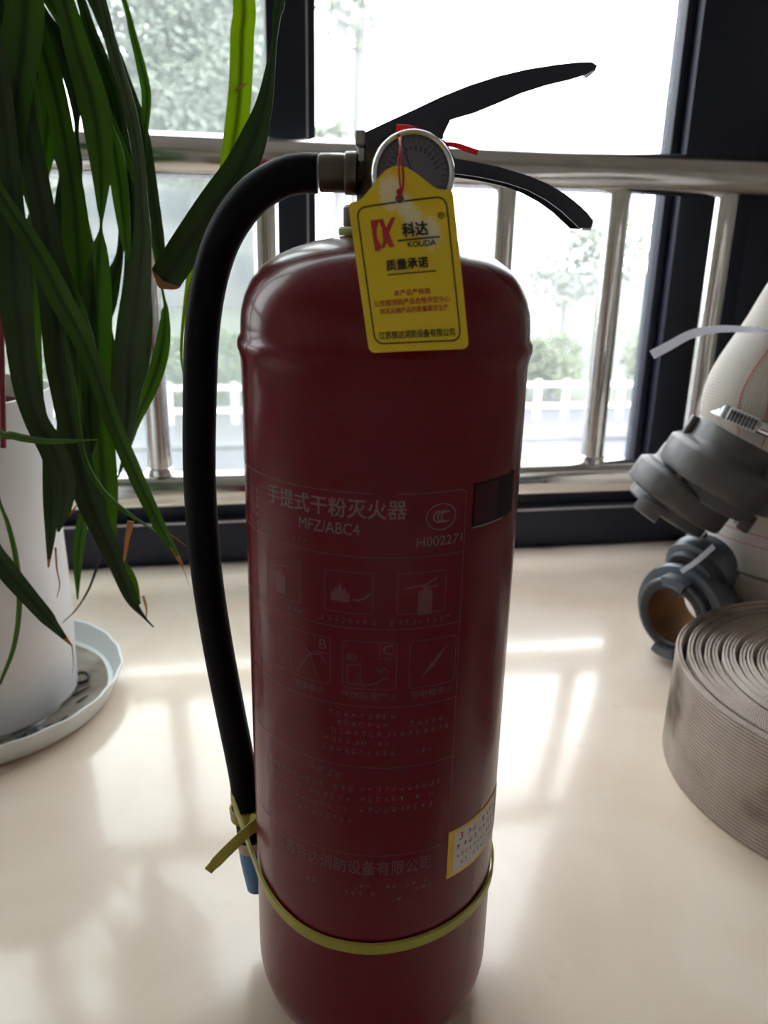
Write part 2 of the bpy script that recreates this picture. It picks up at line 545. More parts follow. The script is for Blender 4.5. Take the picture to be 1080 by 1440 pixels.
def prism_bm(bm, outline, f0, f1):
    """solid between two copies of an outline; f0/f1 map (x, y) -> Vector"""
    a = [bm.verts.new(f0(x, y)) for x, y in outline]
    b = [bm.verts.new(f1(x, y)) for x, y in outline]
    fa = bm.faces.new(a)
    fb = bm.faces.new(b[::-1])
    n = len(outline)
    for i in range(n):
        bm.faces.new((a[(i + 1) % n], a[i], b[i], b[(i + 1) % n]))
    bmesh.ops.triangulate(bm, faces=[fa, fb])

def flat_text(body, size, bold=0.0, align='CENTER', width=1.0):
    """2D mesh of some lettering, as (verts, faces)"""
    cu = bpy.data.curves.new('lettering', 'FONT')
    cu.body = body
    cu.size = size
    cu.align_x = align
    cu.align_y = 'CENTER'
    cu.offset = bold * size
    cu.resolution_u = 3
    o = bpy.data.objects.new('lettering', cu)
    COL.objects.link(o)
    dg = bpy.context.evaluated_depsgraph_get()
    me = bpy.data.meshes.new_from_object(o.evaluated_get(dg))
    vs = [(v.co.x * width, v.co.y) for v in me.vertices]
    fs = [tuple(p.vertices) for p in me.polygons]
    bpy.data.objects.remove(o, do_unlink=True)
    bpy.data.curves.remove(cu)
    bpy.data.meshes.remove(me)
    return vs, fs

class Print:
    """flat print collected in 2D, then laid on a surface"""
    def __init__(self):
        self.vs, self.fs, self.ls = [], [], []
    def add(self, vs, fs, dx=0.0, dy=0.0, layer=0.0):
        b = len(self.vs)
        self.ls += [layer] * len(vs)
        self.vs += [(x + dx, y + dy) for x, y in vs]
        self.fs += [tuple(i + b for i in f) for f in fs]
    def text(self, body, x, y, size, bold=0.0, align='CENTER', width=1.0):
        vs, fs = flat_text(body, size, 0, align, width)
        b = bold * size
        for i, (ox, oy) in enumerate(((b, b), (-b, b), (b, -b), (-b, -b)) if b else ((0, 0),)):
            self.add(vs, fs, x + ox, y + oy, i * 2.5e-5)
    def poly(self, pts):
        self.add(pts, [tuple(range(len(pts)))])
    def rect(self, x0, y0, x1, y1):
        self.poly([(x0, y0), (x1, y0), (x1, y1), (x0, y1)])
    def line(self, pts, w, closed=False):
        q = list(pts) + ([pts[0]] if closed else [])
        for (x0, y0), (x1, y1) in zip(q, q[1:]):
            d = math.hypot(x1 - x0, y1 - y0) or 1e-9
            ux, uy = (x1 - x0) / d * w / 2, (y1 - y0) / d * w / 2
            self.poly([(x0 - ux - uy, y0 - uy + ux), (x0 - ux + uy, y0 - uy - ux), (x1 + ux + uy, y1 + uy - ux), (x1 + ux - uy, y1 + uy + ux)])
    def frame(self, x0, y0, x1, y1, w, r=0.0):
        self.line(round_rect(x0, y0, x1, y1, r), w, True)
    def scribble(self, x0, x1, y, h, rnd, fill=.8):
        """a row of tiny lettering too small to read: short strokes"""
        x = x0
        while x < x1 - h * .6:
            cw = h * .9
            if rnd.random() < fill:
                for _ in range(4):
                    if rnd.random() < .55:
                        yy = y + rnd.uniform(-.42, .42) * h
                        a = rnd.uniform(0, .3) * cw
                        self.rect(x + a, yy - h * .055, x + a + cw * rnd.uniform(.35, .6), yy + h * .055)
                    else:
                        xx = x + rnd.uniform(.1, .7) * cw
                        self.rect(xx, y - h * rnd.uniform(.2, .45), xx + h * .11, y + h * rnd.uniform(.2, .45))
            x += h * 1.05
    def lay(self, name, material, parent, mapping, step=None, smooth=True):
        bm = bmesh.new()
        bv = [bm.verts.new((x, y, l)) for (x, y), l in zip(self.vs, self.ls)]
        for f in self.fs:
            try:
                bm.faces.new([bv[i] for i in f])
            except ValueError:
                pass
        if step:
            xs = [v.co.x for v in bm.verts]
            k = math.ceil(min(xs) / step)
            while k * step < max(xs):
                bmesh.ops.bisect_plane(bm, geom=bm.verts[:] + bm.edges[:] + bm.faces[:], plane_co=(k * step, 0, 0), plane_no=(1, 0, 0))
                k += 1
        bmesh.ops.triangulate(bm, faces=[f for f in bm.faces if len(f.verts) > 4])
        for v in bm.verts:
            v.co = mapping(v.co.x, v.co.y, v.co.z)
        me = bpy.data.meshes.new(name)
        bm.to_mesh(me)
        bm.free()
        me.materials.append(M[material])
        return link(bpy.data.objects.new(name, me), parent)

def round_rect(x0, y0, x1, y1, r, n=5):
    if r <= 0:
        return [(x0, y0), (x1, y0), (x1, y1), (x0, y1)]
    out = []
    for cx_, cy_, a0 in ((x1 - r, y0 + r, -90), (x1 - r, y1 - r, 0), (x0 + r, y1 - r, 90), (x0 + r, y0 + r, 180)):
        for i in range(n + 1):
            a = math.radians(a0 + 90 * i / n)
            out.append((cx_ + r * math.cos(a), cy_ + r * math.sin(a)))
    return out


# ================================================================== the setting
WY = 0.674                                   # room-side face of the window frame
GROUND = -2.25
def struct(o, label=None):
    o['kind'] = 'structure'
    if label: o['label'] = label
    return o

struct(box('floor', -2.2, 2.2, -2.3, .85, -.95, -.85, 'floor', smooth=False), 'tiled floor of the room below the window sill')
struct(box('ceiling', -2.2, 2.2, -2.3, .85, 1.75, 1.85, 'ceiling', smooth=False), 'white ceiling of the room')
struct(box('wall_left', -2.3, -2.2, -2.3, .85, -.85, 1.75, 'wall', smooth=False), 'cream plaster wall left of the window')
struct(box('wall_right', 2.2, 2.3, -2.3, .85, -.85, 1.75, 'wall', smooth=False), 'cream plaster wall right of the window')
struct(box('wall_back', -2.3, 2.3, -2.4, -2.3, -.95, 1.85, 'wall', smooth=False), 'cream plaster wall facing the window')
wb = bmesh.new()
box_bm(wb, -2.2, -1.45, WY, .85, -.85, 1.75)
box_bm(wb, .95, 2.2, WY, .85, -.85, 1.75)
box_bm(wb, -1.45, .95, WY, .85, 1.52, 1.75)
box_bm(wb, -1.45, .95, WY, .85, -.85, -.03)
struct(obj_bm('wall_front', wb, 'wall', smooth=False), 'plaster wall around the black framed window')
sb = bmesh.new()
box_bm(sb, -2.2, 2.2, -.20, WY, -.035, 0, .004)
struct(obj_bm('window_sill', sb, 'sill'), 'wide polished beige stone window sill')
struct(box('wall_sill', -2.2, 2.2, -.12, -.04, -.85, -.036, 'wall', smooth=False), 'low plaster wall carrying the stone sill')

win = bpy.data.objects.new('window_1', None)
COL.objects.link(win)
win.location = (0, WY, 0)
struct(win, 'wide sliding window in black aluminium frames')
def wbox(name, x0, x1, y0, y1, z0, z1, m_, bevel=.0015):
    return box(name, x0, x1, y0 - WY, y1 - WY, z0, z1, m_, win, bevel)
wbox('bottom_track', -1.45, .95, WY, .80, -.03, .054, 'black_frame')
wbox('track_highlight', -1.45, .95, WY + .001, WY + .006, .054, .056, 'frame_glint', 0)  # pale strip painting the highlight along the track step
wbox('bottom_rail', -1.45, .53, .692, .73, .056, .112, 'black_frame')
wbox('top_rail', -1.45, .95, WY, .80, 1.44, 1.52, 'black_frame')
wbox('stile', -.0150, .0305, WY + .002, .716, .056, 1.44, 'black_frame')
wbox('stile_highlight', .0305, .0325, WY + .004, .70, .056, 1.44, 'frame_glint', 0)
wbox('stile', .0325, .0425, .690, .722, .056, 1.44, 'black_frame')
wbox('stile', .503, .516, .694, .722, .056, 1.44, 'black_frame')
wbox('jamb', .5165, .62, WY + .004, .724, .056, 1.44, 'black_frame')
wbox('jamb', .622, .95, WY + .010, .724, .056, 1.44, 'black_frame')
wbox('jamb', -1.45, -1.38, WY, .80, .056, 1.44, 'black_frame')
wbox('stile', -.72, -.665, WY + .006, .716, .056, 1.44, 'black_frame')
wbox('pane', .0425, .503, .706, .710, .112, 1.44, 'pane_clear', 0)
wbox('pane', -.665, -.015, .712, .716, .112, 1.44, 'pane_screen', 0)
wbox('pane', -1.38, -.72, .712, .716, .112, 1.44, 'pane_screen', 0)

# ------------------------------------------------------------------ stainless railing in front of the window
RY = .614
rail = thing('window_railing', 'polished stainless steel tube railing in front of the window', 'railing', (0, RY, 0))
def xtube(name, x0, x1, z, r, n=2):
    pts = [Vector((x0 + (x1 - x0) * i / (n - 1), 0, z)) for i in range(n)]
    v, f = tube(pts, r, 40)
    return obj(name, v, f, 'steel', rail)
xtube('top_rail', -2.19, 2.19, .4965, .0235)
xtube('bottom_rail', -2.19, 2.19, .121, .0225)
for x in (-1.0, -.86, -.72, -.578, -.436, -.296, -.1555, -.0225, .117, .2575, .400, .5430, .684, .826, .968):
    v, f = tube([Vector((x, 0, .139)), Vector((x, 0, .478))], .0142, 28)
    b = obj('baluster', v, f, 'steel', rail)
    # small weld collar where the bar meets the bottom rail
    vs, fs = revolve([(.0142, .150), (.0162, .1475), (.0165, .141), (.0145, .139)], 28, Matrix.Translation((x, 0, 0)))
    obj('weld_collar', vs, fs, 'steel', b)

# ================================================================== outside
struct(box('ground_outside', -40, 60, .95, 90, GROUND - .2, GROUND - .06, 'asphalt', smooth=False), 'pale grey road outside the window')
struct(box('pavement_outside', -40, 60, 10.6, 12.6, GROUND - .06, GROUND, 'pavement', smooth=False), 'pale paving strip under the white fence')
struct(box('verge_outside', -40, 60, 12.6, 40, GROUND - .06, GROUND + .02, 'lawn', smooth=False), 'grass verge behind the white fence')
fence = thing('picket_fence', 'low white two-rail fence along the road outside', 'fence', (0, 12, GROUND))
for zc in (.20, .545):
    box('fence_rail', -6, 14, -.02, .02, zc - .035, zc + .035, 'fence_white', fence, smooth=False)
first = None
for i in range(-12, 30):
    if first is None:
        bmf = bmesh.new()
        box_bm(bmf, -.05, .05, -.035, -.021, 0, .63)
        vsx = [v for v in bmf.verts if v.co.z > .6]
        first = obj_bm('fence_post', bmf, 'fence_white', fence, False)
        o = first
    else:
        o = first.copy(); link(o, fence)
    o.location = (4.795 + .478 * (i - 8), 0, 0)

def foliage(name, rnd, boxes, n, size, material, parent):
    """loose leaves filling rounded clumps [(cx, cy, cz, rx, ry, rz)]"""
    vs, fs = [], []
    for _ in range(n):
        cx_, cy_, cz_, rx, ry, rz = rnd.choice(boxes)
        while True:
            p = Vector((rnd.uniform(-1, 1), rnd.uniform(-1, 1), rnd.uniform(-1, 1)))
            if .25 < p.length < 1: break
        c = Vector((cx_ + p.x * rx, cy_ + p.y * ry, cz_ + p.z * rz))
        a = Vector((rnd.uniform(-1, 1), rnd.uniform(-1, 1), rnd.uniform(-1, 1))).normalized()
        b = a.orthogonal().normalized()
        s = size * rnd.uniform(.6, 1.3)
        k = len(vs)
        vs += [c - a * s, c + b * s * .55, c + a * s, c - b * s * .55]
        fs.append((k, k + 1, k + 2, k + 3))
    return obj(name, vs, fs, material, parent, smooth=False)

rnd = random.Random(3)
def hedge(x0, x1, label, h, mat_, yy=13.6):
    t = thing('clipped_shrub', label, 'shrub', ((x0 + x1) / 2, yy, GROUND + .02), group='shrubs behind the white fence')
    bx = []
    n = max(3, int((x1 - x0) / .6))
    for i in range(n):
        bx.append(((i + .5) / n * (x1 - x0) - (x1 - x0) / 2, rnd.uniform(-.2, .2), h * .5, .55, .55, h * .5 * rnd.uniform(.8, 1.1)))
    foliage('foliage', rnd, bx, int(420 * n), .085, mat_, t)
    for i in range(n):
        v, f = tube([Vector((bx[i][0], 0, 0)), Vector((bx[i][0] + .05, 0, h * .6))], .03, 6)
        obj('stem', v, f, 'bark', t)
hedge(-3.6, .2, 'pale green shrub behind the fence left of the centre mullion', 1.25, 'foliage_a')
hedge(1.5, 3.2, 'pale green shrub behind the fence, hidden mostly by the red cylinder', 1.1, 'foliage_a')
hedge(4.45, 5.9, 'pale green shrub behind the fence right of the red cylinder', 1.25, 'foliage_a')
hedge(7.15, 9.4, 'taller grey-green shrub behind the fence beside the right jamb', 1.5, 'foliage_a')

def tree(x, y, h, label, crown, trunk_r=.14, lean=0.0, n=2600, size=.16):
    t = thing('street_tree', label, 'tree', (x, y, GROUND + .02), group='trees across the road')
    v, f = tube(smooth_path([Vector((0, 0, 0)), Vector((lean * .3, 0, h * .4)), Vector((lean, 0, h))], 10), [trunk_r * (1 - .06 * i) for i in range(10)], 10)
    obj('trunk', v, f, 'bark', t)
    foliage('crown', rnd, crown, n, size, 'foliage_b', t)
bld = thing('pale_building', 'pale grey building across the road behind the left pane', 'building', (-6.0, 34, GROUND))
box('wall', -12, 9.0, 0, 6, 0, 5.2, mat('pale_render', (.16, .16, .165), .9), bld, smooth=False)
box('roof', -12.3, 9.3, -.3, 6.3, 5.2, 5.5, mat('pale_roof', (.10, .085, .085), .9), bld, smooth=False)
for i in range(7):
    for z0 in (.9, 3.2):
        f_ = box('window', -10.5 + 2.8 * i, -9.2 + 2.8 * i, -.06, -.005, z0, z0 + 1.2, mat('pale_frame', (.14, .14, .14), .6) if i == 0 and z0 < 1 else bpy.data.materials['pale_frame'], bld, smooth=False)
        box('pane', -10.4 + 2.8 * i, -9.3 + 2.8 * i, -.075, -.061, z0 + .1, z0 + 1.1, mat('far_glass', (.07, .08, .09), .3) if i == 0 and z0 < 1 else bpy.data.materials['far_glass'], f_, smooth=False)
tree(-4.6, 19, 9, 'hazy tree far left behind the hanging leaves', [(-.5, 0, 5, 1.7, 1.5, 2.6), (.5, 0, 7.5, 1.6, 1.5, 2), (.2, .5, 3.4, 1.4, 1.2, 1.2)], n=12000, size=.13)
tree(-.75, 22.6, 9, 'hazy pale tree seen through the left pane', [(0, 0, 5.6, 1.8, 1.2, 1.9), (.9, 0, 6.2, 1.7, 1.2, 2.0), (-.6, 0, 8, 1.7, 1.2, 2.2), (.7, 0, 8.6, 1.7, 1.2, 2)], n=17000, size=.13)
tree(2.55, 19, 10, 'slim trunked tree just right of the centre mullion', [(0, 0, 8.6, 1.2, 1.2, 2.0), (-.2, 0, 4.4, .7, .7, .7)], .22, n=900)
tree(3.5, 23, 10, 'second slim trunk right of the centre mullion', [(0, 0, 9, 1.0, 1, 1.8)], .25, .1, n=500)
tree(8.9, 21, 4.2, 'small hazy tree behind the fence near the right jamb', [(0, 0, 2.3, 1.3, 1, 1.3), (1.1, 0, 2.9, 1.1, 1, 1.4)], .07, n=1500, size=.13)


# ================================================================== fire extinguisher
# local frame: x to the right, y away from the camera, z up; axis of the cylinder at the origin
BR = .065
ext = thing('fire_extinguisher', 'red dry powder fire extinguisher standing in the middle of the sill', 'fire extinguisher', (0, 0, 0), -HEAD)
prof = [(0, .012), (.030, .010), (.045, .006), (.0490, .0), (.0525, .0006), (.0568, .0045), (.0600, .010), (.0622, .016), (.0640, .0225), (.0648, .028), (BR, .034)]
prof += [(BR, .05 + .3 * i / 8) for i in range(9)]
prof += [(BR, .3625), (.0657, .3655), (.0664, .368), (.0664, .3705), (.0657, .3722), (.0648, .3735), (.0648, .377), (.0642, .3835), (.0625, .390), (.0592, .3965),
         (.0545, .4020), (.048, .4065), (.040, .4100), (.031, .4128), (.024, .4142), (.0185, .4150), (.017, .4151), (.0, .4151)]
v, f = revolve(prof, 128)
clean('cylinder_body', v, f, 'red', ext)
# collar and neck
v, f = revolve([(.0, .4151), (.0208, .4151), (.0212, .4158), (.0212, .4178), (.0205, .4186), (.0, .4186)], 48)
clean('neck_collar', v, f, 'collar', ext)
v, f = revolve([(.0, .4186), (.0188, .4186), (.0192, .4195), (.0192, .4265), (.0180, .4278), (.0, .4278)], 12)
clean('neck_nut', v, f, 'brass', ext)
v, f = revolve([(.0, .4278), (.0135, .4278), (.0135, .450), (.0125, .4515), (.0, .4515)], 32)
vb = clean('valve_body', v, f, 'brass', ext)
# cross port towards the hose
PZ = .4402
mx = Matrix.Translation((0, -.0025, PZ)) @ Matrix.Rotation(math.radians(-90), 4, 'Y')
v, f = revolve([(.0, .010), (.0062, .010), (.0062, .0135), (.0, .0135)], 24, mx)
clean('port', v, f, 'brass', vb)
v, f = revolve([(.0, .0130), (.0082, .0130), (.0088, .0136), (.0088, .0178), (.0082, .0186), (.0, .0186)], 32, mx)
clean('hose_nut', v, f, 'ferrule', ext)
v, f = revolve([(.0, .0186), (.0076, .0186), (.0079, .0192), (.0079, .0285), (.0076, .0292), (.0, .0292)], 32, mx)
clean('hose_ferrule', v, f, 'ferrule', ext)

# hose: from the ferrule, down the left side to the tied-on nozzle
hp = [(447, 244, .375), (422, 244, .375), (392, 252, .376), (352, 279, .379), (318, 326, .383), (297, 385, .387), (285, 460, .391), (281, 560, .395), (281, 680, .399),
      (290, 800, .400), (305, 900, .400), (324, 1000, .400), (340, 1080, .400), (349, 1140, .400), (354, 1180, .400)]
path = smooth_path([L(*p) for p in hp], 80)
v, f = tube(path, .00815, 24)
hose = obj('hose', v, f, 'rubber', ext)
tip = [L(*p) for p in ((353.5, 1176, .400), (355.5, 1190, .400))]
v, f = tube(tip, [.0088, .0086], 24)
obj('nozzle_ferrule', v, f, 'foil', hose)
tip = [L(*p) for p in ((355.5, 1190, .400), (357, 1205, .400), (359.5, 1225, .400), (362, 1247, .400))]
v, f = tube(tip, [.0084, .0082, .0074, .0062], 24)
obj('nozzle_tip', v, f, 'blue', hose)

# levers: side plates and a web, profile measured in the plane of the near plate
def px_profile(pts, u):
    return [(lambda q: (q.x, q.z))(L(x, y, u)) for x, y in pts]
def plate(bm, outline, y0, y1):
    prism_bm(bm, outline, lambda x, z: Vector((x, y0, z)), lambda x, z: Vector((x, y1, z)))
NU = U0 - .010
top_edge = [(511, 187), (524, 181), (545, 171), (580, 155), (620, 136), (660, 120), (700, 107), (740, 97.5), (780, 91), (812, 87.5), (832, 87)]
low_edge = [(840, 92), (838, 97), (826, 104), (800, 112), (770, 119), (735, 130), (700, 145), (668, 158), (634, 168), (627.5, 173), (624.5, 182), (623.5, 194), (619, 199), (590, 203), (560, 208), (530, 213), (514, 214)]
bm = bmesh.new()
pr = px_profile(top_edge + low_edge, NU)
plate(bm, pr, -.0100, -.0082)
low_far = [(836, 92), (826, 94), (800, 100), (770, 106), (735, 116), (700, 129), (668, 142), (634, 154), (610, 164), (606, 180), (600, 186), (560, 196), (530, 204), (514, 208)]
plate(bm, px_profile(top_edge + low_far, NU), .0082, .0100)
# web over the top edge
te = px_profile(top_edge + [(840, 92)], NU)
n = len(te)
web = te + [(x, z - .0016) for x, z in reversed(te)]
plate(bm, web, -.0082, .0082)
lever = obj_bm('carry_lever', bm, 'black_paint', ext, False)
lever['label'] = 'black upper squeeze lever'
# rivets on the lever pivot
for (x, y) in ((524, 203),):
    p = L(x, y, NU)
    v, f = revolve([(0, 0), (.0026, 0), (.0024, .001), (.0, .0013)], 16, Matrix.Translation((p.x, -.0100, p.z)) @ Matrix.Rotation(math.radians(90), 4, 'X'))
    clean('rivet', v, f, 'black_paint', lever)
top2 = [(628, 221), (660, 226), (700, 234), (740, 246), (770, 258), (796, 273), (817, 290), (830, 304), (834, 311)]
low2 = [(833, 318), (829, 321), (815, 320.5), (806, 312), (790, 297), (768, 281), (742, 267), (712, 257), (680, 250), (655, 246), (628, 243)]
bm = bmesh.new()
pr = px_profile(top2 + low2, NU)
plate(bm, pr, -.0098, -.0082)
plate(bm, pr, .0082, .0098)
te = px_profile(top2 + [(833.5, 318)], NU)
web = te + [(x - .0003, z - .0016) for x, z in reversed(te)]
plate(bm, web, -.0082, .0082)
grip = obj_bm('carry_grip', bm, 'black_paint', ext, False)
# bright zinc lining in the hollow underside of the grip
te2 = [(x - .0004, z - .0018) for x, z in te[1:-1]]
bm = bmesh.new()
plate(bm, te2 + [(x, z - .0004) for x, z in reversed(te2)], -.0081, .0081)
obj_bm('grip_lining', bm, 'zinc_light', grip, False)
# bracket that carries both levers, behind the gauge
bm = bmesh.new()
br = px_profile([(507, 200), (560, 192), (626, 196), (640, 222), (640, 246), (590, 262), (520, 264), (507, 250)], NU)
plate(bm, br, -.0080, -.0064)
plate(bm, br, .0064, .0080)
box_bm(bm, -.0095, .026, -.0064, .0064, L(540, 262, NU).z, L(540, 262, NU).z + .0016)
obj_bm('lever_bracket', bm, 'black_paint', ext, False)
# bent clip at the back end of the lever
p0, p1 = L(499, 226, NU), L(514, 184, NU)
bm = bmesh.new()
box_bm(bm, p0.x, p1.x, -.0112, .0112, L(505, 205, NU).z, p1.z + .0003, .0008)
box_bm(bm, p0.x + .0012, p1.x, -.0085, .0085, p0.z, L(505, 205, NU).z, .0006)
obj_bm('lever_clip', bm, 'grey_plain', ext, False)
# safety pin rod through the bracket with a ring behind
pp = L(607, 208, NU)
v, f = tube([Vector((pp.x, -.013, pp.z)), Vector((pp.x, .014, pp.z))], .0014, 12)
pin = obj('safety_pin', v, f, 'chrome', ext)

# pressure gauge facing the camera, leaning back to look up a little
GU = .335
gc = L(580.5, 246, GU)
GR = .0158
gm = Matrix.Translation(gc) @ Matrix.Rotation(math.radians(90 - 6), 4, 'X') @ Matrix.Rotation(math.radians(0), 4, 'Z')
def gauge_part(name, profile, m_, parent, seg=64):
    v, f = revolve(profile, seg, gm)
    return clean(name, v, f, m_, parent)
gauge = gauge_part('pressure_gauge', [(0, -.012), (GR * .86, -.012), (GR * .93, -.010), (GR * .95, .0), (0, .0)], 'grey_plain', ext)
gauge_part('bezel', [(GR * .95, -.004), (GR, -.0035), (GR * 1.01, -.001), (GR, .002), (GR * .97, .0036), (GR * .92, .0042), (GR * .865, .0036), (GR * .84, .0022), (GR * .82, .0008), (GR * .82, .0002)], 'chrome', gauge)
gauge_part('dial', [(0, .0006), (GR * .82, .0006), (GR * .82, .0001), (0, .0001)], 'dial', gauge)
pr_ = Print()
for i in range(25):
    a = math.radians(-30 + 240 * i / 24)
    r0, r1 = GR * .70, GR * (.78 if i % 4 else .80)
    pr_.line([(r0 * math.cos(a), r0 * math.sin(a)), (r1 * math.cos(a), r1 * math.sin(a))], GR * .022)
for i in range(14):
    a = math.radians(15 + 150 * i / 13)
    pr_.line([(GR * .56 * math.cos(a), GR * .56 * math.sin(a)), (GR * .64 * math.cos(a + .03), GR * .64 * math.sin(a + .03))], GR * .045)
pr_.line([(0, 0), (-GR * .2, GR * .5)], GR * .05)
pr_.lay('dial_marks', 'dial_print', gauge, lambda x, y, e=0.0: gm @ Vector((x, y, .00075 + e)))
v, f = tube([gm @ Vector((0, 0, -.012)), gm @ Vector((0, 0, -.026))], .0042, 16)
obj('gauge_stem', v, f, 'brass', gauge)

# ------------------------------------------------------------------ print on the cylinder (s = arc length from the front, z = height)
def on_body(off=.00012):
    return lambda s, z, e=0.0: Vector(((BR + off + e) * math.sin(s / BR), -(BR + off + e) * math.cos(s / BR), z))
D = math.radians(1) * BR                       # arc length of one degree
ST = .0022
rt = random.Random(11)
lines = Print()
sl, srr = -100 * D, 32.6 * D
w = .00038
lines.line([(sl, .3172), (-3 * D + .0, .3172)], w)
lines.line([(6 * D, .3172), (30.8 * D, .3172), (32.3 * D, .3160), (32.6 * D, .3140), (33.4 * D, .125)], w)
for z, x1 in ((.2897, 32.4), (.2572, 32.8), (.2197, 32.9), (.1885, 33.1), (.1402, 29.5)):
    lines.line([(sl, z), (x1 * D, z)], w)
lines.lay('label_border', 'print_faint', ext, on_body(), ST)
t1 = Print()
t1.text('手提式干粉灭火器', -19.4 * D, .3098, .0088, .012, width=.93)
t1.lay('label_title', 'print', ext, on_body(), ST)
t2 = Print()
t2.text('MFZ/ABC4', -19.6 * D, .3012, .0072, .006, width=.84)
t2.lay('model_number', 'print', ext, on_body(), ST)
t2 = Print()
t2.text('H002271', 22.8 * D, .2960, .0059, .004, width=1.02)
t2.lay('serial_number', 'print', ext, on_body(), ST)
t2 = Print()
ring = [(22.5 * D + .0066 * math.cos(a), .3066 + .0056 * math.sin(a)) for a in [2 * math.pi * i / 40 for i in range(40)]]
t2.line(ring, .00042, True)
for k in range(3):                            # the three interlocking C of the approval mark
    cc = 22.5 * D - .0013 + .0017 * k
    arc = [(cc + .0021 * math.cos(a), .3066 + .0023 * math.sin(a)) for a in [math.radians(55 + 250 * i / 16) for i in range(17)]]
    t2.line(arc, .00062)
t2.lay('approval_mark', 'print', ext, on_body(), ST)
t3 = Print()
t3.scribble(-49 * D, -27 * D, .2938, .0030, rt)
for row, z in enumerate((.309, .305, .3015, .298, .294)):
    t3.scribble(-66 * D, -56 * D, z, .003, rt)
# three instruction pictograms with captions
for x0, x1 in ((-50, -31.2), (-20.6, -2.2), (6.8, 25.6)):
    t3.frame(x0 * D, .2642, x1 * D, .2827, .00034)
for x0, x1 in ((-52, -29), (-22.5, -1), (4, 28)):
    t3.scribble(x0 * D, x1 * D, .2604, .0030, rt, .95)
# three fire class boxes
for x0, x1 in ((-58, -40.5), (-36.5, -18.3), (-13.4, 7.2), (12.2, 31.6)):
    t3.frame(x0 * D, .2285, x1 * D, .2512, .00036, .0022)
for x0, x1, y0 in ((-25.0, -18.3, .2435), (.6, 7.2, .2435), (-46.5, -40.5, .2435)):
    t3.line([(x0 * D, .2512), (x0 * D, y0), (x1 * D, y0)], .00034)
# specification rows and the notice below
for z, x0, x1 in ((.2150, -19, 10), (.2106, -16, 6), (.2106, 13, 30), (.2060, -18, 31), (.2012, -21, 6), (.1962, -25, 8), (.1962, 15, 24)):
    t3.scribble(x0 * D, x1 * D, z, .0033, rt, .92)
t3.scribble(-28 * D, -12 * D, .1834, .0042, rt, 1)
for k, z in enumerate((.1762, .1706, .1650, .1594)):
    t3.scribble((-52 + 2 * k) * D, -9 * D, z, .0034, rt, .92)
    if k < 3: t3.scribble(-6 * D, (30 - 2 * k) * D, z + .001, .0034, rt, .92)
t3.scribble(-30 * D, -20 * D, .1195, .0032, rt)
t3.scribble(-6 * D, 24 * D, .1225, .003, rt)
t3.scribble(-12 * D, 2 * D, .1180, .003, rt); t3.scribble(18 * D, 27 * D, .1190, .003, rt); t3.scribble(10 * D, 17 * D, .1145, .003, rt)
t3.lay('label_small_print', 'print_faint', ext, on_body(), ST)
t4 = Print()
def icon_bottle(P, x, y, s):
    P.poly([(x - .0026 * s, y - .0058 * s), (x + .0026 * s, y - .0058 * s), (x + .0026 * s, y + .0022 * s), (x + .0017 * s, y + .0034 * s), (x - .0017 * s, y + .0034 * s), (x - .0026 * s, y + .0022 * s)])
    P.rect(x - .0008 * s, y + .0034 * s, x + .0008 * s, y + .0046 * s)
icon_bottle(t4, -41.5 * D, .2722, 1.15)
t4.line([(-46 * D, .2775), (-42.5 * D, .2785), (-38 * D, .2795)], .0006)
t4.line([(-44 * D, .2795), (-40 * D, .2808)], .0005)
t4.lay('pictogram_bottle', 'print_faint', ext, on_body(.00014), ST)
t4 = Print()
fx, fy = -14.5 * D, .2690
t4.poly([(fx - .0042, fy), (fx + .0042, fy), (fx + .0040, fy + .0048), (fx + .0030, fy + .0034), (fx + .0022, fy + .0066), (fx + .0010, fy + .0050), (fx, fy + .0090),
         (fx - .0010, fy + .0052), (fx - .0022, fy + .0068), (fx - .0030, fy + .0036), (fx - .0042, fy + .0050)])
t4.line([(-9.5 * D, .2705), (-7.5 * D, .2703), (-5.2 * D, .2715), (-3.2 * D, .2735)], .0009)
t4.lay('pictogram_flames', 'print_faint', ext, on_body(.00014), ST)
t4 = Print()
icon_bottle(t4, 17.4 * D, .2706, 1.25)
t4.line([(9.5 * D, .2758), (14 * D, .2768), (18 * D, .2770)], .0007)
t4.line([(16.5 * D, .2765), (19.5 * D, .2785), (22 * D, .2798)], .0008)
t4.line([(17 * D, .2757), (22 * D, .2762)], .0006)
t4.lay('pictogram_lever', 'print_faint', ext, on_body(.00014), ST)
t4 = Print()
t4.text('B', -21.6 * D, .2474, .0070, .006)
t4.lay('class_letter', 'print_faint', ext, on_body(.00014), ST)
t4 = Print()
t4.text('C', 3.9 * D, .2474, .0070, .006)
t4.lay('class_letter', 'print_faint', ext, on_body(.00014), ST)
t4 = Print()
# lightning bolt
bx_, by_ = 22 * D, .2398
t4.poly([(bx_ - .0062, by_ - .0070), (bx_ - .0012, by_ + .0004), (bx_ + .0006, by_ - .0012)])
t4.poly([(bx_ - .0022, by_ - .0012), (bx_ + .0026, by_ + .0042), (bx_ + .0032, by_ + .0022), (bx_ - .0010, by_ - .0022)])
t4.poly([(bx_ + .0006, by_ + .0022), (bx_ + .0068, by_ + .0082), (bx_ + .0034, by_ + .0028)])
t4.lay('class_bolt', 'print_faint', ext, on_body(.00014), ST)
t4 = Print()
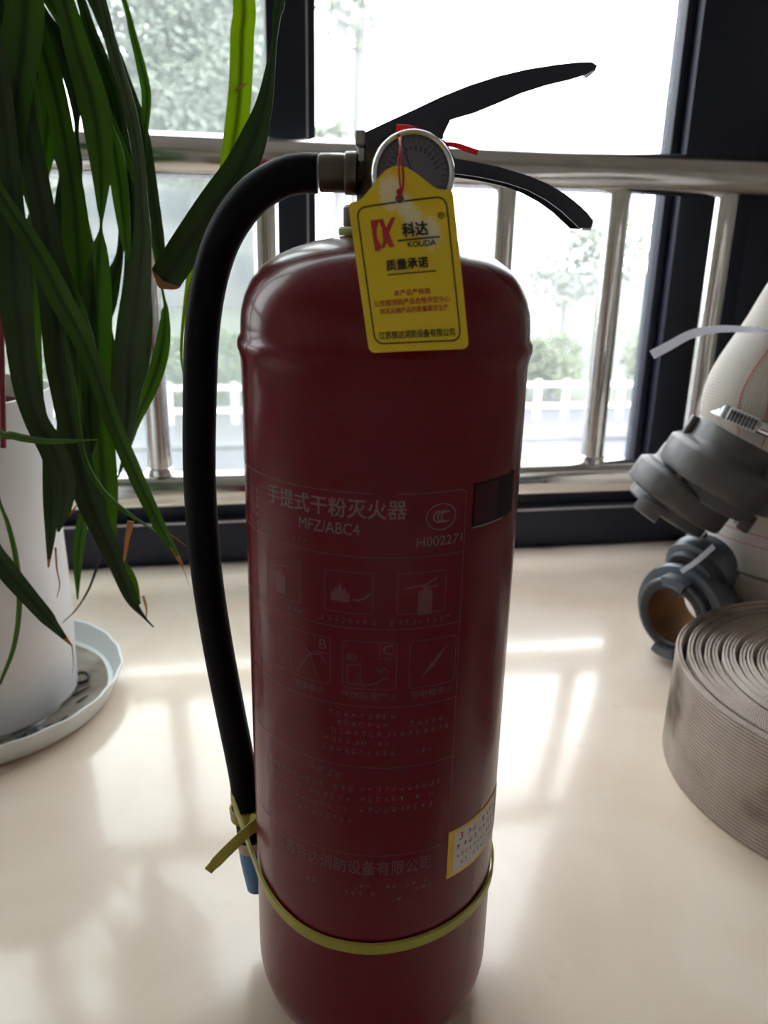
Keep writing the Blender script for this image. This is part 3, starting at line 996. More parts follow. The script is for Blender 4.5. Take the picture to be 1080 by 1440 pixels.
# gas bottle and spilling drum
t4.frame(-11.5 * D, .2305, -6.5 * D, .2400, .0004, .001)
for k in range(4):
    t4.line([(-11.8 * D + .0013 * k, .2420), (-11.2 * D + .0013 * k, .2448)], .0005)
t4.line([(-6 * D, .2302), (-1 * D, .2312), (3.5 * D, .2345), (4.5 * D, .2330)], .0005)
t4.line([(0 * D, .2385), (1.2 * D, .2365), (2.6 * D, .2390), (4 * D, .2372)], .0005)
t4.lay('class_gas', 'print_faint', ext, on_body(.00014), ST)
t4 = Print()
t4.line([(-33 * D, .2310), (-27 * D, .2420), (-24 * D, .2310)], .0005)
t4.line([(-31 * D, .2460), (-27 * D, .2415), (-22.5 * D, .2425), (-20 * D, .2380)], .0005)
t4.lay('class_liquid', 'print_faint', ext, on_body(.00014), ST)
t4 = Print()
t4.text('液体着火', -28 * D, .2247, .0042)
t4.lay('class_caption', 'print_faint', ext, on_body(.00014), ST)
t4 = Print()
t4.text('气体和蒸气火', -3.0 * D, .2247, .0042)
t4.lay('class_caption', 'print_faint', ext, on_body(.00014), ST)
t4 = Print()
t4.text('带电物质火', 22 * D, .2247, .0042)
t4.lay('class_caption', 'print_faint', ext, on_body(.00014), ST)
t4 = Print()
t4.text('江苏铁达消防设备有限公司', -11.0 * D, .1325, .0086, .008, width=.80)
t4.lay('maker_name', 'print_faint', ext, on_body(.00014), ST)

# dark photo sticker at the right of the label
st = Print(); st.rect(36.2 * D, .3002, 63 * D, .3186)
so = st.lay('photo_sticker', 'window_sticker', ext, on_body(.00018), ST)
st = Print(); st.frame(36.4 * D, .3004, 63 * D, .3184, .0009)
st.rect(50 * D, .3010, 62 * D, .3180)
st.lay('sticker_frame', 'sticker_edge', so, on_body(.00026), ST)
st = Print(); st.line([(36.0 * D, .2994), (54 * D, .2994)], .0007)
st.lay('sticker_lower_edge', 'sticker_grey', so, on_body(.00026), ST)
# yellow-edged service sticker near the bottom
st = Print(); st.rect(33.2 * D, .1180, 82 * D, .1456)
so = st.lay('service_sticker', 'sticker_yellow', ext, on_body(.0002), ST)
st = Print(); st.rect(36.4 * D, .1196, 80 * D, .1440)
st.lay('sticker_paper', 'sticker_white', so, on_body(.0003), ST)
st = Print()
for k, z in enumerate((.1398, .1345, .1290, .1240)):
    st.scribble((44 if k == 0 else 38) * D, 76 * D, z, .0040 if k < 2 else .0030, rt, .9)
st.lay('sticker_print', 'sticker_text', so, on_body(.0004), ST)
st = Print(); st.text('3', 40.5 * D, .1400, .0062, .01)
st.lay('sticker_number', 'tag_red', so, on_body(.0004), ST)

# ------------------------------------------------------------------ cable tie round the cylinder and the hose end
tie = thing('cable_tie', 'yellow-green nylon cable tie strapped round the red cylinder and hose', 'cable tie', (0, 0, 0), -HEAD)
hc = Vector((-.0735, .0225)); hr = .0094
pts = []
import itertools
circle = [Vector((BR * 1.008 * math.cos(a), BR * 1.008 * math.sin(a))) for a in [2 * math.pi * i / 120 for i in range(120)]]
circle += [hc + Vector((hr * math.cos(a), hr * math.sin(a))) for a in [2 * math.pi * i / 40 for i in range(40)]]
def hull(P):
    P = sorted(set((round(p.x, 6), round(p.y, 6)) for p in P))
    def half(Q):
        h = []
        for p in Q:
            while len(h) > 1 and (h[-1][0] - h[-2][0]) * (p[1] - h[-2][1]) - (h[-1][1] - h[-2][1]) * (p[0] - h[-2][0]) <= 0: h.pop()
            h.append(p)
        return h
    return half(P)[:-1] + half(P[::-1])[:-1]
hl = hull(circle)
def tie_z(x, y):
    return .0855 + (.016 * ((-x - .02) / .055) ** 2 if x < -.02 else 0) + (.004 * x / .065 if x > 0 else 0)
vs, fs = [], []
n = len(hl)
HW, TH = .0034, .0013
for i, (x, y) in enumerate(hl):
    d = (Vector(hl[(i + 1) % n]) - Vector(hl[i - 1])).normalized()
    nn = Vector((d.y, -d.x))
    z = tie_z(x, y)
    for o_, dz in ((.0002, -HW), (TH, -HW * .8), (TH, HW * .8), (.0002, HW)):
        vs.append((x + nn.x * o_, y + nn.y * o_, z + dz))
for i in range(n):
    j = (i + 1) % n
    for k in range(4):
        k2 = (k + 1) % 4
        fs.append((i * 4 + k, j * 4 + k, j * 4 + k2, i * 4 + k2))
obj('band', vs, fs, 'tie', tie)
hd = L(362, 1158, .372)
bm = bmesh.new()
box_bm(bm, hd.x - .004, hd.x + .0035, hd.y - .003, hd.y + .003, hd.z - .0045, hd.z + .0045, .0012)
obj_bm('lock_head', bm, 'tie', tie)
ta = [L(364, 1155, .370), L(345, 1172, .366), L(318, 1198, .362), L(293, 1224, .360)]
vs, fs = [], []
sp_ = smooth_path(ta, 14)
for i, p in enumerate(sp_):
    t = (sp_[min(i + 1, 13)] - sp_[max(i - 1, 0)]).normalized()
    wv = t.cross(Vector((0, 1, 0))).normalized()
    hw = .0030 * (1.0 if i > 1 else .9) * (1 if i < 12 else .8)
    for a, b in ((-1, -.0006), (1, -.0006), (1, .0006), (-1, .0006)):
        vs.append(p + wv * hw * a + Vector((0, b, 0)))
for i in range(13):
    for k in range(4):
        k2 = (k + 1) % 4
        fs.append((i * 4 + k, i * 4 + k2, (i + 1) * 4 + k2, (i + 1) * 4 + k))
fs += [(3, 2, 1, 0), (52, 53, 54, 55)]
obj('tail', vs, fs, 'tie', tie, smooth=False)
# the turn of the tie round the hose itself
hp_ = L(346.5, 1140, .400); hq_ = L(344, 1122, .400)
axis_ = (hq_ - hp_).normalized()
mt_ = Matrix.Translation(hp_) @ axis_.to_track_quat('Z', 'Y').to_matrix().to_4x4()
v, f = revolve([(.0083, -.004), (.0096, -.0036), (.0096, .0036), (.0083, .004), (.0083, -.004)], 32, mt_)
clean('hose_loop', v, f, 'tie', tie)

# ------------------------------------------------------------------ yellow hang tag
tg = thing('hang_tag', 'yellow printed card tag hanging on red string from the valve', 'tag', (0, 0, 0), -HEAD)
TL, TRc, BRc, BLc = L(489, 284, .3125), L(637, 264, .3125), L(660, 490, .3000), L(519, 496, .3000)
TW, THh = (TRc - TL).length, (TL - BLc).length
tn = (TRc - TL).cross(TL - BLc).normalized()
if tn.y > 0: tn = -tn
def on_tag(off=0.0):
    def fn(a, b, e=0.0):                             # a 0..1 left to right, b 0..1 bottom to top (b > 1 is the hanging ear)
        p = BLc * (1 - a) * (1 - b) + BRc * a * (1 - b) + TRc * a * b + TL * (1 - a) * b
        bend = .0012 * math.sin(math.pi * min(max(b, 0), 1)) - .0012 * (2 * a - 1) ** 2
        return p + tn * (off + e + bend)
    return fn
asp = THh / TW
def tag_outline(inset=0.0, ear=True):
    out = []
    r = .065
    for cx_, cy_, a0 in ((1 - r, r / asp, -90),):
        for i in range(6):
            a = math.radians(a0 + 90 * i / 5); out.append((cx_ + r * math.cos(a), cy_ + r / asp * math.sin(a)))
    for i in range(5):
        a = math.radians(90 * i / 4); out.append((1 - .05 + .05 * math.cos(a), 1 - .05 / asp + .05 / asp * math.sin(a)))
    # ear in the middle of the top edge
    for t in range(1, 20):
        x = 1 - .05 - (1 - .10) * t / 20
        k = max(0.0, math.cos((x - .49) / .40 * math.pi / 2)) if abs(x - .49) < .40 else 0
        out.append((x, 1 + .185 * k ** 1.5))
    for i in range(5):
        a = math.radians(90 + 90 * i / 4); out.append((.05 + .05 * math.cos(a), 1 - .05 / asp + .05 / asp * math.sin(a)))
    for i in range(6):
        a = math.radians(180 + 90 * i / 5); out.append((r + r * math.cos(a), r / asp + r / asp * math.sin(a)))
    return out
ol = tag_outline()
hole = [(.49 + .040 * math.cos(a), .975 + .040 / asp * math.sin(a)) for a in [2 * math.pi * i / 16 for i in range(16)]]
bm = bmesh.new()
# card: fine grid of strips across so that the bend and the UVs hold, cut to the outline
vv = [bm.verts.new((x, y, 0)) for x, y in ol]
fc = bm.faces.new(vv)
for k in range(1, 12):
    bmesh.ops.bisect_plane(bm, geom=bm.verts[:] + bm.edges[:] + bm.faces[:], plane_co=(k / 12, 0, 0), plane_no=(1, 0, 0))
for k in range(1, 20):
    bmesh.ops.bisect_plane(bm, geom=bm.verts[:] + bm.edges[:] + bm.faces[:], plane_co=(0, k * .06, 0), plane_no=(0, 1, 0))
uvl = bm.loops.layers.uv.new('UVMap')
for fa in bm.faces:
    for lp in fa.loops:
        lp[uvl].uv = (lp.vert.co.x, lp.vert.co.y)
ext_ = bmesh.ops.extrude_face_region(bm, geom=bm.faces[:])
back = [e for e in ext_['geom'] if isinstance(e, bmesh.types.BMVert)]
backset = set(back)
f0, f1 = on_tag(0.0), on_tag(-.0005)
for v_ in bm.verts:
    x, y = v_.co.x, v_.co.y
    v_.co = f1(x, y) if v_ in backset else f0(x, y)
card = obj_bm('tag_card', bm, 'tag', tg, False)
P = Print(); P.poly(hole)
P.lay('punch_hole', 'tag_back', card, on_tag(.0002))
P = Print()
fr = []
x0, x1, y0, y1, r = .075, .925, .055, .955, .085
for cx_, cy_, a0 in ((x1 - r, y0 + r / asp, -90), (x1 - r, y1 - r / asp, 0), (x0 + r, y1 - r / asp, 90), (x0 + r, y0 + r / asp, 180)):
    for i in range(7):
        a = math.radians(a0 + 90 * i / 6); fr.append((cx_ + r * math.cos(a), cy_ + r / asp * math.sin(a)))
def tline(P, pts, w, closed=False):
    """a line in tag coordinates with an even width"""
    q = list(pts) + ([pts[0]] if closed else [])
    fine = [q[0]]
    for (xa, ya), (xb, yb) in zip(q, q[1:]):
        k = max(1, int(math.hypot(xb - xa, yb - ya) / .05))
        fine += [(xa + (xb - xa) * i / k, ya + (yb - ya) * i / k) for i in range(1, k + 1)]
    Q = Print(); Q.line([(x, y * asp) for x, y in fine], w)
    P.add([(x, y / asp) for x, y in Q.vs], Q.fs)
def ttext(P, s, x, y, size, bold=0.0, width=1.0):
    vs_, fs_ = flat_text(s, size, 0, 'CENTER', width)
    o_ = bold * size
    for i, (ox, oy) in enumerate(((o_, o_), (-o_, o_), (o_, -o_), (-o_, -o_)) if o_ else ((0, 0),)):
        P.add([(a + x + ox, (b + oy) / asp + y) for a, b in vs_], fs_, layer=i * 2.5e-5)
k0 = 13
tline(P, fr[14:] + fr[:14], .013)             # left, bottom, right and the top from the right corner ...
tline(P, [fr[13], (.535, y1)], .013)
tline(P, [(.445, y1), fr[14]], .013)
ttext(P, '科达', .60, .763, .135, .03, .92)
tline(P, [(.43, .708), (.82, .708)], .016)
ttext(P, 'KOUDA', .645, .674, .072, .02, 1.05)
ttext(P, '®', .86, .835, .085)
ttext(P, '质量承诺', .485, .552, .105, .025, .98)
tline(P, [(.29, .497), (.75, .497)], .011)
ttext(P, '江苏铁达消防设备有限公司', .500, .104, .078, .014, .81)
P.lay('black_print', 'tag_black', card, on_tag(.00040))
P = Print()
ttext(P, '本产品严格按', .50, .372, .060, .012)
ttext(P, '公安部消防产品合格评定中心', .49, .315, .062, .012, .93)
ttext(P, '对灭火器产品的质量要求生产', .50, .262, .056, .012, .93)
# the red letter mark
def tp(pts):
    P.poly(pts)
tp([(.195, .66), (.245, .66), (.262, .685), (.232, .74), (.238, .80), (.275, .86), (.19, .86)])
tp([(.262, .86), (.310, .86), (.330, .80), (.390, .862), (.430, .862), (.352, .765), (.385, .672), (.335, .672), (.318, .705), (.285, .672), (.258, .672), (.285, .72), (.290, .80)])
P.lay('red_print', 'tag_red', card, on_tag(.00040))
# string from the hole up to the red seal on the lever
hole3 = on_tag(.0006)(.49, .992)
sp2 = [hole3, L(566, 266, .309), L(567, 246, .309), L(564.5, 215, .312), L(562, 198, .322), L(561, 190, .345)]
v, f = tube(smooth_path(sp2, 24), .00042, 8)
obj('string', v, f, 'red_string', tg)
sp2 = [hole3 + Vector((.0004, 0, 0)), L(563, 262, .309), L(561, 240, .309), L(562, 212, .313), L(563, 198, .322), L(564, 190, .345)]
v, f = tube(smooth_path(sp2, 24), .00035, 8)
obj('string', v, f, 'red_string', tg)
v, f = tube(smooth_path([hole3 + Vector((-.0006, -.0002, -.001)), hole3 + Vector((.0006, -.0008, .0006)), hole3 + Vector((-.0006, -.0008, .0012)), hole3 + Vector((.0005, -.0004, .002))], 12), .0007, 8)
obj('string_knot', v, f, 'red_string', tg)

# red plastic seal ribbon threaded through the lever
sl_ = thing('seal_ribbon', 'red plastic seal ribbon threaded under the black upper lever', 'seal', (0, 0, 0), -HEAD)
def ribbon(name, pts, widths, th, material, parent, nrm_dir, n=20, off=None):
    c = smooth_path(pts, n)
    wv_ = smooth_path([Vector((w_, 0, 0)) for w_ in widths], n)
    vs, fs = [], []
    for i, p in enumerate(c):
        t = (c[min(i + 1, n - 1)] - c[max(i - 1, 0)]).normalized()
        w_ = t.cross(nrm_dir).normalized()
        nn = w_.cross(t)
        for a, b in ((-1, -1), (1, -1), (1, 1), (-1, 1)):
            vs.append(p + w_ * wv_[i].x * a / 2 + nn * th * b / 2)
    for i in range(n - 1):
        for k in range(4):
            k2 = (k + 1) % 4
            fs.append((i * 4 + k, i * 4 + k2, (i + 1) * 4 + k2, (i + 1) * 4 + k))
    fs += [(3, 2, 1, 0), tuple((n - 1) * 4 + k for k in range(4))]
    return obj(name, vs, fs, material, parent, smooth=False, off=off)
ribbon('ribbon', [L(557, 181, .352), L(575, 184, .352), L(592, 189, .353), L(608, 196, .356), L(624, 202, .358)], [.0030, .0040, .0032, .0022, .0016], .0006, 'red_ribbon', sl_, Vector((0, 1, .2)))
ribbon('ribbon_tail', [L(624, 202, .358), L(640, 204, .357), L(655, 209, .356), L(672, 215, .355)], [.0014, .0020, .0022, .0020], .0006, 'red_ribbon', sl_, Vector((0, 1, .2)))


# ================================================================== potted plant
PC = Vector((-.3134, .3560, 0))               # centre of pot and saucer on the sill
SAUCER_T = .004
sau = thing('plant_saucer', 'white scalloped plastic saucer with dried dirt under the plant pot', 'saucer', PC)
def scallop(a, i):
    return 1.0 + (.005 * math.sin(24 * a) + .004 * math.sin(9 * a + 1)) * (1 if 3 <= i <= 6 else 0)
v, f = revolve([(.0, .0), (.118, .0), (.123, .002), (.128, .012), (.1322, .0225), (.1322, .0240), (.1302, .0240), (.1268, .013), (.122, SAUCER_T + .001), (.117, SAUCER_T), (.0, SAUCER_T)], 156, None, scallop)
clean('dish', v, f, 'saucer', sau)
# dried dirt: an uneven crust on the dish floor right of the pot
vs, fs = [], []
N1, N2 = 40, 10
for i in range(N1):
    a = math.radians(-75 + 150 * i / (N1 - 1))
    for j in range(N2):
        t = j / (N2 - 1)
        rmax = .1195 + .007 * noise.noise(Vector((a * 3, 2, 0)))
        rmin = .088 + .006 * noise.noise(Vector((a * 5, 7, 0)))
        r = rmin + (rmax - rmin) * t
        hgt = .0012 * math.sin(math.pi * t) * (.6 + .6 * noise.noise(Vector((a * 8, t * 4, 3)))) * math.sin(math.pi * i / (N1 - 1)) ** .4
        vs.append((r * math.cos(a), r * math.sin(a), SAUCER_T + .0001 + max(0, hgt)))
for i in range(N1 - 1):
    for j in range(N2 - 1):
        fs.append((i * N2 + j, i * N2 + j + 1, (i + 1) * N2 + j + 1, (i + 1) * N2 + j))
d_ = obj('dirt_crust', vs, fs, 'dirt', sau)
d_['label'] = 'grey-brown dried dirt'

POTR, POTZ = .0915, .285
plant = thing('potted_plant', 'long strap-leaved green plant in a tall white pot at the left', 'potted plant', PC + Vector((0, 0, SAUCER_T)))
def pot_wob(a, i):
    return 1 + .012 * math.sin(3 * a + .8 * i) * (i / 14) + .008 * math.sin(7 * a + i) + (.02 * math.sin(5 * a) if 11 <= i <= 14 else 0)
pp_ = [(.0, .0), (.086, .0), (.0900, .004)] + [(POTR + .001 * math.sin(i), .03 + .24 * i / 8) for i in range(8)] + [(POTR + .001, .272), (POTR + .003, POTZ), (POTR + .001, POTZ), (POTR - .002, .272), (POTR - .004, .24), (.0, .24)]
v, f = revolve(pp_, 96, None, pot_wob)
pot = clean('pot', v, f, 'pot', plant)
v, f = revolve([(.0, .241), (.080, .241), (.080, .268), (.077, .268), (.076, .252), (.0, .254)], 64)
clean('inner_pot', v, f, 'inner_pot', plant)
v, f = revolve([(.0, .260), (.03, .261), (.06, .2585), (.0755, .256)], 48, None, lambda a, i: 1)
clean('soil', v, f, 'soil', plant)
KZ = .63
v, f = tube(smooth_path([Vector((0, 0, .25)), Vector((.006, -.004, .38)), Vector((-.004, .004, .5)), Vector((0, 0, KZ))], 16), [.016 - .0004 * i for i in range(16)], 14)
obj('cane', v, f, 'stem', plant)
q0, q1 = at_u(1, 600, .598) - PC, at_u(1, 380, .598) - PC
v, f = tube([Vector((q0.x, q0.y, q0.z - .02)), Vector((q1.x, q1.y, q1.z))], .0022, 10)
obj('stake', v, f, 'stake', plant)
K = PC + Vector((0, 0, KZ + SAUCER_T))

# leaves: (material, [(px, py, width_px)], depth or (depth at start, depth at end), turn of the blade in degrees, root?)
LEAVES = [
 ('leaf',        [(36, -12, 50), (32, 60, 52), (25, 120, 42), (19, 180, 38), (22, 230, 22), (27, 262, 3)], (.60, .58), 12, 1),
 ('leaf',        [(86, -10, 26), (108, 70, 36), (131, 150, 42), (141, 225, 32), (142, 290, 12), (142, 320, 4), (139, 352, 22), (136, 400, 37), (134, 460, 42), (133, 540, 40), (140, 620, 38), (146, 690, 36), (150, 740, 26), (158, 780, 20), (182, 815, 18), (196, 850, 4)], (.63, .60), -15, 1),
 ('leaf_shiny',  [(140, -10, 13), (160, 75, 16), (182, 150, 17), (194, 215, 16), (199, 280, 18), (200, 345, 26), (192, 420, 40), (184, 490, 42), (180, 560, 34), (178, 620, 14), (177, 650, 3)], (.60, .58), 10, 1),
 ('leaf',        [(172, -8, 7), (188, 50, 10), (202, 105, 13), (207, 140, 13), (203, 195, 10), (200, 260, 9), (203, 330, 6)], (.66, .65), 30, 1),
 ('leaf_dark',   [(178, 120, 16), (196, 180, 22), (208, 235, 18), (218, 300, 16), (224, 345, 15), (230, 384, 4)], (.66, .64), -10, 1),
 ('leaf_dark_tip', [(391, -12, 16), (389, 20, 13), (386, 55, 8), (379, 105, 15), (371, 150, 24), (357, 195, 37), (337, 240, 45), (305, 285, 47), (268, 340, 47), (236, 388, 44), (230, 397, 42), (224, 404, 8)], (.52, .46), 6, 1),
 ('leaf_bright', [(341, -12, 31), (340, 50, 33), (338, 110, 32), (334, 160, 33), (328, 200, 30), (319, 240, 22), (309, 275, 12), (297, 315, 10), (284, 350, 14), (273, 385, 19), (264, 415, 10), (257, 460, 5), (255, 500, 4), (259, 532, 2)], (.57, .55), -8, 1),
 ('leaf',        [(150, 170, 12), (160, 205, 22), (167, 250, 24), (173, 300, 20), (178, 345, 12), (182, 366, 3)], (.645, .64), 14, 1),
 ('leaf_dark',   [(60, 15, 12), (80, 50, 20), (97, 95, 24), (106, 140, 16), (108, 190, 6), (103, 230, 26), (96, 280, 32), (89, 330, 26), (94, 380, 16), (102, 440, 3)], (.64, .63), 10, 1),
 ('leaf',        [(66, 60, 10), (70, 110, 30), (67, 165, 34), (62, 215, 26), (58, 262, 14), (64, 300, 4)], (.66, .65), -12, 1),
 ('leaf_tip',    [(-6, 262, 20), (32, 322, 26), (62, 372, 30), (88, 425, 32), (118, 482, 27), (142, 545, 24), (160, 596, 22), (191, 668, 21), (222, 734, 17), (243, 772, 11), (258, 797, 2)], (.565, .55), 8, 1),
 ('leaf',        [(28, 245, 10), (52, 300, 18), (80, 360, 20), (104, 420, 20), (124, 480, 18), (140, 540, 4)], (.60, .59), 18, 1),
 ('leaf_dark',   [(14, 250, 30), (16, 330, 42), (20, 400, 46), (28, 470, 40), (36, 540, 34), (52, 592, 32), (76, 635, 36), (90, 680, 32), (88, 720, 20), (82, 748, 3)], (.575, .555), 6, 1),
 ('leaf_dark',   [(60, 300, 34), (70, 370, 42), (78, 440, 42), (83, 510, 38), (93, 570, 34), (106, 630, 36), (120, 690, 36), (140, 740, 30), (162, 790, 22), (182, 840, 14), (203, 868, 4), (216, 882, 2)], (.585, .555), -6, 1),
 ('leaf',        [(100, 250, 30), (108, 330, 38), (112, 400, 42), (118, 480, 40), (124, 560, 34), (128, 610, 20), (128, 640, 4)], (.62, .60), 10, 1),
 ('leaf_dark_tip', [(62, 590, 10), (70, 640, 20), (72, 700, 22), (71, 750, 14), (68, 798, 2)], (.570, .560), 0, 1),
 ('leaf',        [(124, 690, 10), (116, 735, 15), (110, 780, 14), (109, 843, 2)], (.60, .59), 12, 1),
 ('leaf',        [(-10, 600, 9), (20, 612, 11), (57, 619, 9), (95, 620, 6), (138, 618, 1)], (.555, .54), 35, 1),
 ('leaf_dark_tip', [(-25, 752, 30), (8, 800, 28), (38, 836, 24), (66, 868, 20), (76, 880, 14), (101, 908, 2)], (.545, .53), 4, 1),
 ('leaf',        [(-4, 694, 4), (12, 738, 6), (24, 790, 7), (28, 850, 7), (20, 910, 6), (0, 962, 4)], (.555, .55), 40, 1),
 ('leaf',        [(96, 500, 6), (106, 560, 8), (118, 640, 8), (140, 684, 7), (175, 718, 6), (226, 752, 1)], (.575, .56), 20, 1),
 ('leaf',        [(229, 412, 4), (232, 440, 11), (229, 480, 20), (220, 520, 22), (204, 562, 18), (190, 596, 12), (176, 640, 8), (166, 672, 2)], (.645, .63), -10, 1),
 ('leaf_dark',   [(196, 330, 14), (204, 400, 16), (206, 460, 18), (200, 520, 18), (190, 570, 8), (186, 600, 2)], (.67, .66), 14, 1),
 ('leaf_dark',   [(170, 340, 8), (160, 390, 20), (152, 430, 22), (146, 470, 4)], (.66, .65), 10, 1),
 ('leaf_dark',   [(4, -10, 26), (6, 60, 30), (4, 130, 26), (12, 200, 22), (20, 270, 22), (30, 330, 18), (40, 400, 4)], (.63, .62), 16, 1),
 ('leaf_dark',   [(52, -8, 14), (50, 40, 22), (46, 100, 24), (42, 160, 26), (40, 220, 24), (46, 280, 20), (56, 340, 5)], (.655, .65), -14, 1),
 ('leaf_dark',   [(112, -8, 12), (126, 40, 18), (146, 90, 20), (160, 130, 16), (170, 180, 20), (178, 240, 22), (184, 300, 18), (186, 380, 20), (178, 450, 20), (170, 520, 4)], (.68, .66), 22, 1),
 ('leaf_dark',   [(140, 430, 18), (150, 500, 26), (152, 570, 26), (146, 640, 20), (140, 700, 4)], (.67, .66), -14, 1),
 ('leaf_dark',   [(96, 470, 16), (100, 540, 20), (92, 600, 22), (88, 660, 16), (84, 700, 3)], (.60, .59), 12, 1),
 ('leaf',        [(52, 270, 12), (46, 330, 24), (44, 400, 30), (46, 470, 24), (54, 530, 12), (60, 560, 3)], (.61, .60), 8, 1),
]
def leaf(material, pts, depth, turn, rooted, k):
    n0 = len(pts)
    P3, W3 = [], []
    for i, (x, y, w_) in enumerate(pts):
        u = depth[0] + (depth[1] - depth[0]) * i / (n0 - 1)
        p = at_u(x, y, u)
        P3.append(p)
        W3.append(w_ / F * (p - CAM).dot(FW))
    if rooted:
        t0 = (P3[0] - P3[1]).normalized()
        p0 = P3[0]
        out = (p0 - K); out.z = 0
        b1 = K + ZV * .10 + out * .25
        b2 = p0 + t0 * min(.14, (p0 - K).length * .5 + .03)
        pre, pw = [], []
        for i in range(6):
            t = i / 6
            pre.append(K * (1 - t) ** 3 + b1 * 3 * t * (1 - t) ** 2 + b2 * 3 * t * t * (1 - t) + p0 * t ** 3)
            pw.append(.014 + (W3[0] - .014) * t)
        P3 = pre + P3
        W3 = pw + W3
    m_ = len(P3) * 5
    c = smooth_path(P3, m_)
    wd = [abs(q.x) for q in smooth_path([Vector((w_, 0, 0)) for w_ in W3], m_)]
    vs, fs, uvs = [], [], []
    lens = [0.0]
    for i in range(1, m_):
        lens.append(lens[-1] + (c[i] - c[i - 1]).length)
    A5 = (-1, -.5, 0, .5, 1)
    cth = math.cos(math.radians(turn))
    for i, p in enumerate(c):
        t = (c[min(i + 1, m_ - 1)] - c[max(i - 1, 0)]).normalized()
        view = (p - CAM).normalized()
        w_ = t.cross(view)
        if w_.length < 1e-4: w_ = t.orthogonal()
        w_ = Matrix.Rotation(math.radians(turn), 3, t) @ w_.normalized()
        nn = w_.cross(t).normalized()
        hw = max(wd[i], .0006) / 2 / cth
        for layer in (0, 1):
            for a in A5:
                fold = -.28 * abs(a) * hw
                vs.append(p + w_ * hw * a + nn * (fold + (.00035 if layer else 0)) - PC - Vector((0, 0, SAUCER_T)))
                uvs.append((lens[i] / lens[-1], .5 + a / 2))
    for i in range(m_ - 1):
        for q in range(4):
            a = i * 10 + q
            fs.append((a, a + 1, a + 11, a + 10))
            b = a + 5
            fs.append((b + 10, b + 11, b + 1, b))
        fs.append((i * 10, i * 10 + 10, i * 10 + 15, i * 10 + 5))
        fs.append((i * 10 + 4, i * 10 + 9, i * 10 + 19, i * 10 + 14))
    return obj('leaf', vs, fs, material, plant, uvs=uvs)
for k, (mm_, pts_, dp_, tn_, rt_) in enumerate(LEAVES):
    leaf(M[mm_], pts_, dp_, tn_, rt_, k)
# dried strips and withered ends
def withered(pts, u, wpx, material='dry'):
    P3 = [at_u(x, y, u) - PC - Vector((0, 0, SAUCER_T)) for x, y in pts]
    r_ = wpx / F * (u * .95 + .1) / 2
    n_ = len(P3) * 4
    v_, f_ = tube(smooth_path(P3, n_), [r_ * (1 - .75 * i / n_) for i in range(n_)], 8, flat=lambda i: (1, .25))
    return obj('dry_leaf_tip', v_, f_, material, plant)
withered([(326, 130), (334, 124), (347, 117)], .566, 5)
withered([(184, 733), (180, 752), (177, 772), (174, 792)], .60, 9)
withered([(201, 838), (206, 856), (205, 872)], .60, 4)
withered([(78, 770), (80, 800), (84, 822), (80, 840)], .565, 3)
withered([(140, 786), (126, 826), (108, 856), (88, 876)], .59, 4, 'twig')
withered([(216, 740), (240, 752), (262, 768)], .56, 3)
withered([(240, 770), (256, 796), (266, 824)], .55, 2)
withered([(96, 726), (104, 716), (112, 704)], .565, 3)
withered([(101, 906), (103, 930), (102, 946)], .53, 1.5)

# things lying in the saucer
def on_dish(px, py, h=.0):
    return at_z(px, py, SAUCER_T + .0012 + h)
rg = on_dish(114, 953, .0038)
v, f = revolve([(.0050, 0), (.0070, -.0020), (.0090, 0), (.0070, .0020), (.0050, 0)], 32, Matrix.Translation(Vector((0, 0, .0))) )
o = clean('rubber_ring', v, f, 'ring', None)
o.location = rg
o.rotation_euler = (math.radians(14), 0, 0)
tag(o, 'small black ring lying in the saucer right of the pot', 'ring')
def twig(a, b, r, label):
    p0, p1 = on_dish(*a, .001), on_dish(*b, .001)
    mid = (p0 + p1) / 2
    v_, f_ = tube(smooth_path([p0 - mid, Vector((0, 0, .0006)), p1 - mid], 8), [r, r, r * 1.2, r, r, r * .9, r * .7, r * .5], 6)
    o_ = obj('twig', v_, f_, 'twig')
    o_.location = mid
    return tag(o_, label, 'twig', 'twigs in the saucer')
twig((103, 978), (127, 965), .0011, 'upper dark twig beside the black ring in the saucer')
twig((108, 988), (124, 978), .0009, 'short dark twig just below the black ring in the saucer')
twig((82, 1024), (110, 1013), .0011, 'lowest long twig in the saucer next to the grey scrap')
twig((84, 1017), (95, 1006), .0010, 'twig touching the foot of the white pot')
# crumpled grey plastic scrap
c0 = on_dish(58, 1033)
vs, fs = [], []
N1, N2 = 24, 10
for i in range(N1):
    for j in range(N2):
        x, y = i / (N1 - 1) - .5, j / (N2 - 1) - .5
        z = .0065 * max(0, 1 - (2 * x) ** 2) * max(0, 1 - (1.8 * y) ** 2) * (1 + .9 * noise.noise(Vector((x * 6, y * 7, 1)))) + .0002
        vs.append((x * .040, y * .018, z))
for i in range(N1 - 1):
    for j in range(N2 - 1):
        fs.append((i * N2 + j, (i + 1) * N2 + j, (i + 1) * N2 + j + 1, i * N2 + j + 1))
o = obj('plastic_scrap', vs, fs, 'grey_film')
o.location = c0; o.rotation_euler = (0, 0, math.radians(22))
tag(o, 'crumpled dark grey plastic scrap at the front of the saucer', 'scrap')


